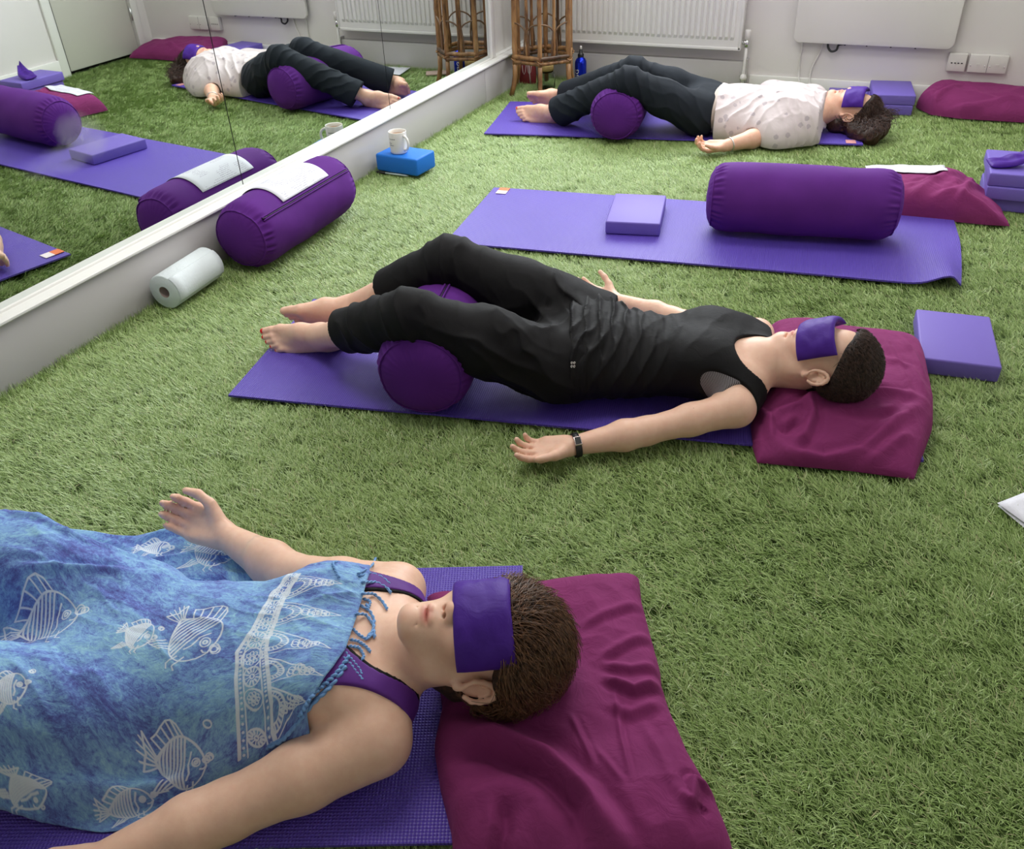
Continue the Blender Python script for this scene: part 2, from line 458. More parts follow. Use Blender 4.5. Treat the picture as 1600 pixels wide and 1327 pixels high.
def plate(name, x0, x1, label, kind):
    z0, z1 = 0.158, 0.247
    t = empty(name, ((x0 + x1) / 2, Y1, z0)); tag(t, label, 'socket', 'wall plates low on the far wall'); w = (x1 - x0) / 2; h = z1 - z0
    MB().box((-w, -0.024, 0), (w, 0, h)).build('back_box', M_white_plastic, t, bevel=0.004)
    MB().box((-w + 0.002, -0.031, 0.002), (w - 0.002, -0.024, h - 0.002)).build('face_plate', M_white_plastic, t, bevel=0.002)
    if kind == 'single':
        for k in range(4): MB().box((-0.028 + k * 0.016, -0.0325, 0.04), (-0.020 + k * 0.016, -0.031, 0.045)).build('slot', M_dark_gap, t)
    else:
        for cx in (-w / 2, w / 2): MB().box((cx - 0.008, -0.0335, h / 2 - 0.006), (cx + 0.008, -0.031, h / 2 + 0.002)).build('blank_insert', M_white_plastic, t)
        MB().box((-0.0008, -0.0315, 0.003), (0.0008, -0.0309, h - 0.003)).build('groove', M_dark_gap, t)
        for cx in (-w + 0.012, -0.012, 0.012, w - 0.012): MB().lathe([(0.003, 0), (0.003, 0.0015), (0, 0.0015)], 8, rot=Matrix.Rotation(PI / 2, 3, 'X'), loc=(cx, -0.031, h / 2 - 0.01)).build('screw', M_chrome, t)


plate('wall_socket', 2.408, 2.497, 'single white wall socket plate with a row of slots', 'single')
plate('wall_socket', 2.507, 2.688, 'double white wall plate right of the slotted socket plate', 'double')
# ------------------------------------------------------------------ yoga mats
def mat_rubber():
    t = NT('mat_rubber'); t.b.inputs['Specular IOR Level'].default_value = 0.6; t.set(Roughness=0.42)
    v = t.coord('Object'); col = srgb(90, 66, 180)
    f = t.noise(v, 5, 4)
    t.l(t.ramp(f, [(0.3, tuple(c * 0.92 for c in col[:3]) + (1,)), (0.7, col)]), t.b.inputs['Base Color'])
    sx = t.n('ShaderNodeSeparateXYZ'); t.l(v, sx.inputs[0])
    k = 2 * PI / 0.0058
    a = t.math('SINE', t.math('MULTIPLY', sx.outputs[0], k)); b = t.math('SINE', t.math('MULTIPLY', sx.outputs[1], k))
    h = t.math('MULTIPLY', t.math('ADD', a, 1.0), t.math('ADD', b, 1.0))
    t.bump(h, 0.55, 0.0010)
    return t.m


M_mat = mat_rubber()
M_orange = plain('label_orange', srgb(232, 120, 70), 0.6); M_lwhite = plain('label_white', srgb(236, 224, 226), 0.6); M_lpink = plain('label_pale', srgb(214, 150, 150), 0.6)
MAT_L, MAT_W, MAT_T = 1.838, 0.6085, 0.006
MATS = {}


def yoga_mat(key, x, y, ang, label, tagpos=None, curl=0.0, tagmat=None):
    t = empty('yoga_mat', (x, y, 0), ang); tag(t, label, 'yoga mat', 'purple yoga mats on the turf')
    nu, nv = 92, 32
    U = np.linspace(0, MAT_L, nu); V = np.linspace(0, MAT_W, nv)
    G = np.zeros((nu, nv, 3)); G[..., 0] = U[:, None]; G[..., 1] = V[None]
    G[..., 2] = 0.0022 * vnoise(np.stack([G[..., 0] + x, G[..., 1] + y, 0 * G[..., 0]], -1), 3.0, 3) * np.clip(1 - 0.0, 0, 1)
    G[..., 2] += 0.0022
    if curl:
        # right-hand front corner lifts and turns under: a small roll along the short edge
        s = MAT_L - U[:, None]; amt = np.clip(1 - V[None] / 0.42, 0, 1) ** 1.3
        lift = np.exp(-((s - 0.075) / 0.062) ** 2) * amt * curl
        G[..., 2] += lift
        G[..., 0] -= np.where(s < 0.075, (0.075 - s) * 0.55 * amt, 0)
    top = G.copy(); top[..., 2] += MAT_T; m = MB()
    n = nu * nv
    m.v = [tuple(p) for p in top.reshape(-1, 3)] + [tuple(p) for p in G.reshape(-1, 3)]
    idx = lambda i, j: i * nv + j
    for i in range(nu - 1):
        for j in range(nv - 1):
            q = (idx(i, j), idx(i + 1, j), idx(i + 1, j + 1), idx(i, j + 1)); m.f.append(q); m.f.append(tuple(n + a for a in q[::-1]))
    for i in range(nu - 1):
        m.f.append((idx(i, 0), n + idx(i, 0), n + idx(i + 1, 0), idx(i + 1, 0))); m.f.append((idx(i + 1, nv - 1), n + idx(i + 1, nv - 1), n + idx(i, nv - 1), idx(i, nv - 1)))
    for j in range(nv - 1):
        m.f.append((idx(0, j + 1), n + idx(0, j + 1), n + idx(0, j), idx(0, j))); m.f.append((idx(nu - 1, j), n + idx(nu - 1, j), n + idx(nu - 1, j + 1), idx(nu - 1, j + 1)))
    m.sm = [True] * len(m.f)
    o = m.build('sheet', M_mat, t)
    o.data.set_sharp_from_angle(angle=math.radians(50))
    if tagpos:
        (ax, ay, dx, dy) = tagpos; z = MAT_T + 0.0045
        MB().box((ax, ay, z - 0.001), (ax + dx, ay + dy / 2, z + 0.0006)).build('tag_white', tagmat or M_lwhite, t)
        MB().box((ax, ay + dy / 2, z - 0.001), (ax + dx, ay + dy, z + 0.0006)).build('tag_orange', tagmat or M_orange, t)
    MATS[key] = (x, y, ang)
    return t


yoga_mat('far', 0.315, 2.826, 0.19704, 'purple yoga mat at the far wall under the woman in the white top', (MAT_L - 0.075, 0.008, 0.045, 0.05), tagmat=M_lpink)
yoga_mat('empty', 0.782, 1.512, 0.12752, 'unoccupied purple yoga mat holding a bolster and a block, curled at one corner', (0.03, MAT_W - 0.075, 0.045, 0.07), curl=0.036)
yoga_mat('middle', 0.705, 0.337, 0.20521, 'purple yoga mat under the woman in black', (0.035, MAT_W - 0.078, 0.048, 0.075))
yoga_mat('near', 0.313, -1.275, 0.41533, 'purple yoga mat under the nearest woman with the blue sarong')


def mat_pt(key, s, t, z=0.0):
    x, y, a = MATS[key]
    return np.array([x + s * math.cos(a) - t * math.sin(a), y + s * math.sin(a) + t * math.cos(a), z])


# ------------------------------------------------------------------ foam blocks
def foam_mat(name, col):
    t = NT(name); t.set(Roughness=0.55); t.b.inputs['Specular IOR Level'].default_value = 0.35
    v = t.coord('Object')
    sp = t.noise(v, 700, 2)
    t.l(t.ramp(sp, [(0.25, tuple(c * 0.86 for c in col[:3]) + (1,)), (0.6, col)]), t.b.inputs['Base Color'])
    t.bump(sp, 0.15, 0.0006)
    return t.m


M_foam = foam_mat('foam_lilac', srgb(116, 98, 186))
M_foam_blue = foam_mat('foam_blue', srgb(32, 118, 216))
BL, BWd, BH = 0.305, 0.205, 0.050


def block(cx, cy, z, ang, label, group='lilac foam yoga blocks', dims=(BWd, BL, BH), mat=None, name='yoga_block', bevel=0.006):
    w, l, h = dims
    o = MB().box((-w / 2, -l / 2, 0), (w / 2, l / 2, h)).build(name, mat or M_foam, bevel=bevel, seg=3, loc=(cx, cy, z), rotz=ang)
    return tag(o, label, 'yoga block', group)


def corner_block(px, py, z, ang, label, zb=None, **k):
    """front-left top corner measured in the photograph"""
    c = at(px, py, z + BH); ca, sa = math.cos(ang), math.sin(ang)
    cx = c[0] + ca * BWd / 2 - sa * BL / 2; cy = c[1] + sa * BWd / 2 + ca * BL / 2
    return block(cx, cy, z, ang, label, **k)


corner_block(946, 346, 0.0095, math.radians(11.5), 'lilac foam block lying flat on the unoccupied mat')
corner_block(1439, 559, -0.006, math.radians(5.5), 'lilac foam block on the turf just beyond the middle maroon pillow')
a3 = math.radians(2)
for k, (dx, dy, da) in enumerate(((0.016, -0.006, 0.5), (0.006, 0.004, -1.5), (0.0, 0.0, 0.5))):
    corner_block(1548 + dx * 300, 268 + dy * 200 + 0, 0.1 + 0.0, a3 + math.radians(da), ['lowest of three stacked lilac blocks at the right edge', 'middle of three stacked lilac blocks at the right edge', 'topmost of three stacked lilac blocks, under the loose eye pillow'][k])
    o = bpy.data.objects[-1] if False else None
# stack heights
stk = [o for o in C.objects if o.name.startswith('yoga_block') and 'three stacked' in o.get('label', '')]
for k, o in enumerate(stk): o.location.z = -0.006 + k * 0.0502
c0 = at(1365, 144, 0.094); a4 = math.radians(8)
for k in range(2):
    block(c0[0] + math.cos(a4) * BWd / 2 - math.sin(a4) * BL / 2 + 0.004 * k, min(c0[1] + math.sin(a4) * BWd / 2 + math.cos(a4) * BL / 2, 3.925) + 0.003 * k, -0.006 + 0.0502 * k, a4,
          ['lower of two stacked lilac blocks between dark hair and far maroon pillow', 'upper of two stacked lilac blocks between dark hair and far maroon pillow'][k])
block(1.960, 3.915, -0.006, math.radians(4), 'single lilac block on the turf behind the far woman\'s face')
# blue brick with the mug
bc = (at(585, 240, 0.086) + at(651, 250, 0.086)) / 2
BA = math.radians(-5)
bx, by = bc[0] + 0.075 * math.sin(-BA) , bc[1] + 0.075
block(bx, by, 0.008, BA, 'bright blue foam brick beside the white plinth, a mug on it', group='blue brick', dims=(0.228, 0.152, 0.078), mat=M_foam_blue, bevel=0.009)

# ------------------------------------------------------------------ mug
M_china = plain('white_china', srgb(236, 232, 226), 0.12, spec=0.6)
M_tea = plain('milky_tea', srgb(178, 142, 112), 0.1)
M_print = plain('grey_print', srgb(90, 92, 100), 0.5)
mz = 0.0863
mc = at(624, 238, mz)
mug = empty('mug', (bx + 0.0 + (mc[0] - bx), mc[1], mz)); tag(mug, 'white printed mug of milky tea standing on the blue foam brick', 'mug')
mp = [(0.0, 0.0), (0.034, 0.0), (0.0385, 0.003), (0.040, 0.010), (0.0405, 0.05), (0.041, 0.094), (0.0402, 0.0965), (0.039, 0.096), (0.0375, 0.09), (0.037, 0.05), (0.036, 0.010), (0.0, 0.008)]
MB().lathe(mp, 40).build('cup', M_china, mug)
MB().lathe([(0.0374, 0.0805), (0.02, 0.081), (0.0, 0.081)], 32).build('tea', M_tea, mug)
hp = [(0.038 + 0.031 * math.sin(a) ** 0.8 if 0 < a < PI else 0.038, 0, 0.049 + 0.031 * math.cos(a)) for a in np.linspace(0, PI, 15)]
ha = math.radians(-18)
MB().tube([(math.cos(ha) * x, math.sin(ha) * x, z) for x, _, z in hp], 0.0058, 10).build('handle', M_china, mug)
pr = MB()
for (z, a0, a1, hgt) in ((0.067, -122, -78, 0.0042), (0.049, -130, -104, 0.0034), (0.040, -130, -92, 0.0034)):
    an = a0; rs = random.Random(int(z * 1e4))
    while an < a1:
        w = rs.uniform(2.0, 4.5)
        A, B = math.radians(an), math.radians(an + w); r = 0.0413; hh = hgt * rs.uniform(0.6, 1)
        pr.add([(r * math.cos(A), r * math.sin(A), z), (r * math.cos(B), r * math.sin(B), z), (r * math.cos(B), r * math.sin(B), z + hh), (r * math.cos(A), r * math.sin(A), z + hh)], [(0, 1, 2, 3)])
        an += w + rs.uniform(0.8, 2)
pr.build('print', M_print, mug)

# ------------------------------------------------------------------ pen
pa, pb = at(588, 268.5, 0.003), at(638, 275, 0.003); dv = pb - pa
M_clear = plain('clear_barrel', srgb(205, 220, 222), 0.1)
pn = empty('pen', tuple(pa), math.atan2(dv[1], dv[0])); tag(pn, 'ballpoint pen with black cap lying on the turf before the blue brick', 'pen')
PLn = float(np.linalg.norm(dv))
MB().tube([(0.045, 0, 0), (PLn - 0.012, 0, 0), (PLn, 0, 0)], [0.0040, 0.0040, 0.0012], 10).build('barrel', M_clear, pn)
MB().tube([(0, 0, 0), (0.004, 0, 0), (0.05, 0, 0)], [0.004, 0.0052, 0.0056], 10).build('cap', M_black_plastic, pn)
MB().box((0.006, -0.001, 0.0045), (0.045, 0.001, 0.007)).build('clip', M_black_plastic, pn)


# ------------------------------------------------------------------ bolsters
def bolster_mat():
    return cloth_mat('bolster_cotton', srgb(88, 34, 122), sheen=0.12, var=0.08, weave=1100, wr=0.10, rough=0.8, wscale=16)


M_bol = bolster_mat()
M_zip = plain('zip_tape', srgb(46, 14, 66), 0.6)
M_zipm = plain('zip_metal', srgb(60, 40, 74), 0.3, 0.8)


def bolster(p0, p1, R, label, zip_ang=None, squash=0.0, seed=0, name='bolster', roll=0.0):
    """cylinder cushion from end p0 to end p1 (centres of the end seams); pleats gather at both seams"""
    p0, p1 = np.array(p0, float), np.array(p1, float); ax = p1 - p0; L = np.linalg.norm(ax); ax /= L
    t = empty(name, tuple((p0 + p1) / 2 - np.array([0, 0, R]))); tag(t, label, 'bolster', 'purple bolsters')
    org = np.array(t.location)
    e = np.cross([0, 0, 1.0], ax); e /= np.linalg.norm(e); g = np.cross(ax, e)     # e sideways, g up
    na, nl = 144, 56
    A = np.linspace(0, 2 * PI, na, endpoint=False)
    s = np.concatenate([np.linspace(0, 0.05, 14), np.linspace(0.055, L - 0.055, nl - 28), np.linspace(L - 0.05, L, 14)])
    Rs = R * (1 - 0.16 * np.exp(-(s / 0.028) ** 1.6) - 0.16 * np.exp(-((L - s) / 0.028) ** 1.6)) * (1 + 0.012 * np.sin(PI * s / L))
    edge = np.exp(-((s - 0.018) / 0.018) ** 2) + np.exp(-((L - s - 0.018) / 0.018) ** 2)
    pl_ = (np.sin(A * 31 + seed) + 0.7 * np.sin(A * 43 + 2 * seed + 1) + 0.5 * np.sin(A * 19 + 3)) * 0.0027
    AA, SS = np.meshgrid(A, s)
    rad = Rs[:, None] + edge[:, None] * pl_[None] + 0.0035 * vnoise(np.stack([np.cos(AA) * 0.15, np.sin(AA) * 0.15, SS + seed * 9], -1), 9, seed)
    cx, cz = np.cos(AA) * rad, np.sin(AA) * rad
    fl = -R * (1 - squash); cz = np.where(cz < fl, fl + (cz - fl) * 0.15, cz)
    P = p0 + SS[..., None] * ax + cx[..., None] * e + cz[..., None] * g - org
    m = MB(); nS = len(s); m.v = [tuple(p) for p in P.reshape(-1, 3)]
    for i in range(nS - 1):
        for k in range(na): m.f.append((i * na + k, i * na + (k + 1) % na, (i + 1) * na + (k + 1) % na, (i + 1) * na + k))
    m.sm = [True] * len(m.f)
    m.build('cover', M_bol, t)
    for end, sg in ((0, -1), (nS - 1, 1)):
        ring = P[end]; c = ring.mean(0); rr = [1.0, 0.985, 0.93, 0.75, 0.5, 0.25]; dm = [-0.001, -0.0015, 0.004, 0.014, 0.020, 0.022]
        lv = np.array([c + (ring - c) * r + sg * ax * d for r, d in zip(rr, dm)]); q = MB()
        q.v = [tuple(p) for p in lv.reshape(-1, 3)] + [tuple(c + sg * ax * 0.0245)]
        for i in range(len(rr) - 1):
            for k in range(na):
                f = (i * na + k, i * na + (k + 1) % na, (i + 1) * na + (k + 1) % na, (i + 1) * na + k); q.f.append(f if sg > 0 else f[::-1])
        for k in range(na):
            f = ((len(rr) - 1) * na + k, (len(rr) - 1) * na + (k + 1) % na, len(rr) * na); q.f.append(f if sg > 0 else f[::-1])
        q.sm = [True] * len(q.f); q.build('end_panel', M_bol, t)
        # stitched seam ring
        MB().tube([tuple(p) for p in np.vstack([ring, ring[:1]])[::4]], 0.0021, 6, caps=False).build('seam', M_bol, t)
    if zip_ang is not None:
        z = MB(); k = int(round(zip_ang / (2 * PI) * na)) % na
        pts = P[6:nS - 6, k]; nrm = math.cos(A[k]) * e + math.sin(A[k]) * g; tg = -math.sin(A[k]) * e + math.cos(A[k]) * g
        up = [tuple(p + nrm * 0.0035 + tg * 0.006) for p in pts]; lw = [tuple(p + nrm * 0.0035 - tg * 0.006) for p in pts]
        MB().tube(up, 0.0032, 6).tube(lw, 0.0032, 6).build('zip_flap', M_bol, t)
        MB().tube([tuple(p + nrm * 0.0022) for p in pts], 0.0026, 6).build('zip_teeth', M_zip, t)
        q = pts[0] + nrm * 0.006
        MB().tube([tuple(q), tuple(q + ax * 0.012), tuple(q + ax * 0.03 + nrm * 0.002)], [0.0045, 0.0045, 0.0028], 8).build('zip_pull', M_zipm, t)
    return t, e, g, ax, P, org


RB = 0.124
# 1: beside the plinth, with a sheet of paper on it
la, lb = np.array([0.207, 1.055, RB]), np.array([0.196, 1.660, RB])
b_left = bolster(la, lb, RB, 'purple bolster lying along the white plinth with a paper sheet on top', zip_ang=math.radians(143), seed=1)
# 2: on the unoccupied mat
e0, e1 = at(1114, 307, 0.135), at(1398, 321, 0.135)
b_mat = bolster(e0, e1, RB, 'purple bolster resting on the unoccupied mat', seed=2, squash=0.03)
# 3: under the knees of the woman in black
q0 = at(663, 583, 0.134); d2 = np.array([-math.sin(0.27), math.cos(0.27), 0])
b_mid = bolster(q0 - d2 * 0.02 + np.array([-0.005, 0, 0.0]), q0 + d2 * 0.56 + np.array([0, 0, -0.012]), RB * 1.04, 'purple bolster under the knees of the woman in black', zip_ang=math.radians(98), seed=3, squash=0.04)
# 4: under the knees of the far woman
q1 = at(961, 181, 0.133); d3 = np.array([-math.sin(0.16), math.cos(0.16), 0])
b_far = bolster(q1 - d3 * 0.005, q1 + d3 * 0.58, RB * 1.05, 'purple bolster under the knees of the woman in the white top', zip_ang=math.radians(98), seed=4, squash=0.04)


# ------------------------------------------------------------------ paper
def paper_mat(name, lines=True, seed=0.0, dens=0.5):
    t = NT(name); t.set(Roughness=0.7); t.b.inputs['Specular IOR Level'].default_value = 0.2
    base = srgb(222, 222, 230); ink = srgb(176, 172, 188)
    uv = t.n('ShaderNodeUVMap').outputs[0]
    if lines:
        sx = t.n('ShaderNodeSeparateXYZ'); t.l(uv, sx.inputs[0])
        row = t.math('FRACT', t.math('MULTIPLY', sx.outputs[1], 26)); band = t.math('MULTIPLY', t.math('GREATER_THAN', row, 0.35), t.math('LESS_THAN', row, 0.7))
        mp = t.n('ShaderNodeMapping'); mp.inputs['Scale'].default_value = (60, 26, 1); mp.inputs['Location'].default_value = (seed, seed * 2, 0); t.l(uv, mp.inputs[0])
        w = t.math('GREATER_THAN', t.noise(mp.outputs[0], 1.0, 1), 0.47)
        mp2 = t.n('ShaderNodeMapping'); mp2.inputs['Scale'].default_value = (3.2, 4.2, 1); mp2.inputs['Location'].default_value = (seed * 3, seed, 0); t.l(uv, mp2.inputs[0])
        blk = t.math('GREATER_THAN', t.noise(mp2.outputs[0], 1.0, 1), dens)
        mx = t.math('MULTIPLY', sx.outputs[0], t.math('SUBTRACT', 1.0, sx.outputs[0])); mar = t.math('GREATER_THAN', mx, 0.08)
        f = t.math('MULTIPLY', t.math('MULTIPLY', band, w), t.math('MULTIPLY', blk, mar))
        t.l(t.mix(f, base, ink), t.b.inputs['Base Color'])
    else: t.set(Base_Color=base)
    return t.m


def uv_grid(name, P, mat, parent=None, thick=0.0, flip=False):
    nu, nv = P.shape[:2]
    I = np.arange(nu * nv).reshape(nu, nv)
    F = np.stack([I[:-1, :-1], I[1:, :-1], I[1:, 1:], I[:-1, 1:]], -1).reshape(-1, 4)
    if flip: F = F[:, ::-1]
    V = P.reshape(-1, 3)
    o = arr_mesh(name, V, F, mat, parent)
    uvs = np.stack(np.meshgrid(np.linspace(0, 1, nu), np.linspace(0, 1, nv), indexing='ij'), -1).reshape(-1, 2)
    l = o.data.uv_layers.new(name='UVMap'); li = np.zeros(len(o.data.loops), dtype=np.int32); o.data.loops.foreach_get('vertex_index', li)
    l.data.foreach_set('uv', uvs[li].astype(np.float32).ravel())
    if thick:
        md = o.modifiers.new('thickness', 'SOLIDIFY'); md.thickness = thick; md.offset = -1
    return o


# sheet draped over the left bolster
cov, e, g, ax, Pb, orgb = b_left
s0, s1 = 0.155, 0.452
ss = np.linspace(s0, s1, 14); aa = np.linspace(math.radians(136), math.radians(41), 26)
Pp = np.array([[la + ax * s + (RB * (1 + 0.012 * math.sin(PI * s / 0.6)) + 0.0055) * (math.cos(a) * e + math.sin(a) * g) for a in aa] for s in ss])
o = uv_grid('paper_sheet', Pp, paper_mat('handout_print_a', True, 1.3, 0.5), thick=0.0006)
tag(o, 'white handout sheet curved over the bolster by the plinth', 'paper')


def flat_sheet(pts, z, label, mat, name='paper_sheet', bend=0.004, seed=0, group=None):
    a, b, c, d = [np.array(p, float) for p in pts]; n = 12
    u = np.linspace(0, 1, n)[:, None, None]; v = np.linspace(0, 1, n)[None, :, None]
    P = (a * (1 - u) + b * u) * (1 - v) + (d * (1 - u) + c * u) * v
    P[..., 2] += z + bend * (vnoise(P * np.array([1, 1, 0]), 6, seed + 2) + 0.6)
    o = uv_grid(name, P, mat, thick=0.0006)
    return tag(o, label, 'paper', group)


p_plain = paper_mat('handout_plain', False)
c = at(1559, 784, 0.012); u = np.array([0.93, -0.37, 0]); v = np.array([0.37, 0.93, 0])
u = at(1600, 769, 0.012) - c; u /= np.linalg.norm(u); v = at(1600, 815, 0.012) - c; v /= np.linalg.norm(v)
vv = np.array([u[1], -u[0], 0])
flat_sheet([c, c + vv * 0.21, c + vv * 0.21 + u * 0.297, c + u * 0.297], -0.005, 'upper of two white sheets on the turf at the right edge', p_plain, seed=3, group='sheets on the turf at the right edge')
c2 = at(1560, 788, 0.006)
r5 = lambda w: np.array([w[0] * math.cos(-0.1) - w[1] * math.sin(-0.1), w[0] * math.sin(-0.1) + w[1] * math.cos(-0.1), 0])
flat_sheet([c2, c2 + r5(vv) * 0.21, c2 + r5(vv) * 0.21 + r5(u) * 0.297, c2 + r5(u) * 0.297], -0.0055, 'lower of two white sheets on the turf at the right edge', p_plain, seed=4, bend=0.002, group='sheets on the turf at the right edge')
flat_sheet([(1.08, 3.90, 0), (1.115, 4.03, 0), (0.84, 4.035, 0), (0.805, 3.83, 0)], 0.0, 'white handout on the turf behind the far woman\'s legs, seen in the mirror', paper_mat('handout_print_b', True, 4.1, 0.45), bend=0.006)

# ------------------------------------------------------------------ kitchen roll
M_tissue = plain('tissue_paper', srgb(226, 234, 236), 0.9, var=0.03, bump=0.5, bscale=130, bdist=0.002)
M_card = plain('card_core', srgb(168, 148, 140), 0.9)
kr = empty('kitchen_roll', (0.128, 0.842, -0.004), math.radians(4)); tag(kr, 'white kitchen paper roll on its side against the plinth', 'paper roll')
RK, LK, RC = 0.060, 0.245, 0.020
ry = Matrix.Rotation(-PI / 2, 3, 'X')
MB().lathe([(RC, -LK / 2), (RK - 0.003, -LK / 2), (RK, -LK / 2 + 0.003), (RK + 0.0005, 0), (RK, LK / 2 - 0.003), (RK - 0.003, LK / 2), (RC, LK / 2)], 64, rot=ry, loc=(0, 0, RK)).build('roll', M_tissue, kr)
MB().lathe([(RC - 0.0015, LK / 2 - 0.001), (RC - 0.0015, -LK / 2 + 0.001), (RC + 0.0005, -LK / 2), (RC + 0.0005, LK / 2), (RC - 0.0015, LK / 2 - 0.001)], 32, rot=ry, loc=(0, 0, RK)).build('core_tube', M_card, kr)
fa = np.linspace(math.radians(-28), math.radians(60), 16); rr = np.linspace(RK + 0.0022, RK + 0.0006, 16)
Pf = np.array([[(r * math.cos(a), y, RK + r * math.sin(a)) for y in np.linspace(-LK / 2 + 0.001, LK / 2 - 0.001, 8)] for a, r in zip(fa, rr)])
uv_grid('loose_sheet_end', Pf, M_tissue, kr, thick=0.001)

# ------------------------------------------------------------------ bamboo stand
def bamboo_mat():
    t = NT('bamboo'); t.set(Roughness=0.35)
    v = t.coord('Object')
    mp = t.n('ShaderNodeMapping'); mp.inputs['Scale'].default_value = (1, 1, 0.25); t.l(v, mp.inputs[0])
    f = t.noise(mp.outputs[0], 24, 5, 0.65, 0.5)
    col = t.ramp(f, [(0.30, srgb(62, 40, 24)), (0.42, srgb(122, 84, 50)), (0.58, srgb(160, 118, 74)), (0.8, srgb(190, 152, 104))])
    oi = t.n('ShaderNodeObjectInfo')
    dk = t.math('GREATER_THAN', oi.outputs['Random'], 0.86)
    t.l(t.mix(t.math('MULTIPLY', dk, 0.75), col, srgb(40, 24, 14)), t.b.inputs['Base Color'])
    t.bump(f, 0.2, 0.002)
    return t.m


M_bam = bamboo_mat()
M_cane = plain('cane_dark', srgb(112, 84, 58), 0.5, var=0.2, vscale=40)
SX, SY, SR = 0.262, 3.755, 0.178
st = empty('bamboo_stand', (SX, SY, 0)); tag(st, 'hexagonal bamboo plant stand with cane arches in the far corner', 'plant stand')


def pole(mb, a, b, r, nodes=4, seed=0, bend=None, n=10):
    a, b = np.array(a, float), np.array(b, float); N = 22; rs = random.Random(seed); ph = rs.random()
    pts = []; rd = []
    for i in range(N + 1):
        t_ = i / N; p = a * (1 - t_) + b * t_
        if bend is not None: p = p + np.array(bend) * math.sin(PI * t_)
        q = (t_ * nodes + ph) % 1.0
        pts.append(p); rd.append(r * (1 + 0.14 * math.exp(-((q - 0.5) / 0.07) ** 2)) * (1 + 0.04 * rs.uniform(-1, 1)))
    return mb.tube(pts, rd, n)


va = [math.radians(-13 - 60 * k) for k in range(6)]
hv = lambda k, r, z: np.array([r * math.cos(va[k % 6]), r * math.sin(va[k % 6]), z])
for k in range(6):
    m = MB(); r = 0.0125 if k % 2 else 0.0145
    low = [hv(k, SR + 0.030, -0.012), hv(k, SR + 0.012, 0.045), hv(k, SR + 0.002, 0.10), hv(k, SR, 0.17)]
    m.tube(low, [r * 1.02, r, r, r], 10)
    pole(m, hv(k, SR, 0.165), hv(k, SR - 0.006, 0.80), r, 4, k)
    m.build('leg', M_bam, st)
for k in range(6):
    for z, rr_ in ((0.205, 0.0125), (0.178, 0.0105)):
        pole(MB(), hv(k, SR + 0.004, z), hv(k + 1, SR + 0.004, z), rr_, 3, 10 + k).build('ring_cane', M_bam, st)
    pole(MB(), hv(k, SR, 0.785), hv(k + 1, SR, 0.785), 0.012, 3, 30 + k).build('ring_cane', M_bam, st)
for k in range(6):
    a, b = hv(k, SR, 0.2), hv(k + 1, SR, 0.2); md = (a + b) / 2
    dirn = (b - a) / np.linalg.norm(b - a)
    pole(MB(), md + [0, 0, -0.01], md * 0.985 + [0, 0, 0.585], 0.0085, 3, 50 + k).build('upright', M_bam, st)
    pm = (hv(k - 1, SR, 0.2) + a) / 2; nm = md
    arch = []
    for i in range(25):
        t_ = i / 24; ang = PI * t_
        w = 0.5 - 0.5 * math.cos(ang)
        if t_ < 0.0: pass
        base = pm + (a - pm) * (2 * w) if w < 0.5 else a + (nm - a) * (2 * w - 1)
        out = base * (1.0 + 0.03)
        arch.append((out[0], out[1], 0.31 + 0.075 * math.sin(ang) ** 0.8))
    off = (pm + (a - pm) * 0.18) * 1.02; off2 = (nm + (a - nm) * 0.18) * 1.02
    core = [p for p in arch[3:-3]]
    path = [(off[0], off[1], 0.19), (off[0], off[1], 0.27)] + core + [(off2[0], off2[1], 0.27), (off2[0], off2[1], 0.19)]
    MB().tube(path, 0.0048, 7).build('cane_arch', M_cane, st)
tp = [hv(k, SR + 0.01, 0.80) for k in range(6)]
MB().add([tuple(p) for p in tp] + [tuple(p + [0, 0, 0.012]) for p in tp], [tuple(range(6)), tuple(range(11, 5, -1))] + [(i, 6 + i, 6 + (i + 1) % 6, (i + 1) % 6) for i in range(6)]).build('top_board', M_bam, st)
for k in range(6):
    for z in (0.19,):
        c_ = hv(k, SR + 0.004, z); MB().tube([tuple(c_ + [0.017 * math.cos(a), 0.017 * math.sin(a), 0.006 * math.sin(2 * a)]) for a in np.linspace(0, 2 * PI, 13)], 0.0032, 6).build('cane_binding', M_bam, st)

# things in and under the stand
def red_print():
    t = NT('red_printed_cloth'); t.set(Roughness=0.8); v = t.coord('Object')
    f = t.noise(v, 70, 3, 0.6, 1.5)
    t.l(t.ramp(f, [(0.40, srgb(110, 24, 26)), (0.56, srgb(134, 34, 34)), (0.60, srgb(206, 180, 160)), (0.66, srgb(124, 30, 30))]), t.b.inputs['Base Color']); return t.m


M_red = red_print()
hcx, hcy = at(811, 20, 0.33)[:2]
hb = at(812, 30, 0.30)
nu = 12
P = np.array([[(hb[0] - 0.04 + 0.07 * i / 7, hb[1] + 0.03 + 0.008 * math.sin(i * 1.7), 0.275 + 0.27 * j / 11) for i in range(8)] for j in range(12)])
o = uv_grid('printed_cloth', P, M_red, thick=0.006); tag(o, 'red cloth with white print hanging inside the bamboo stand', 'cloth')
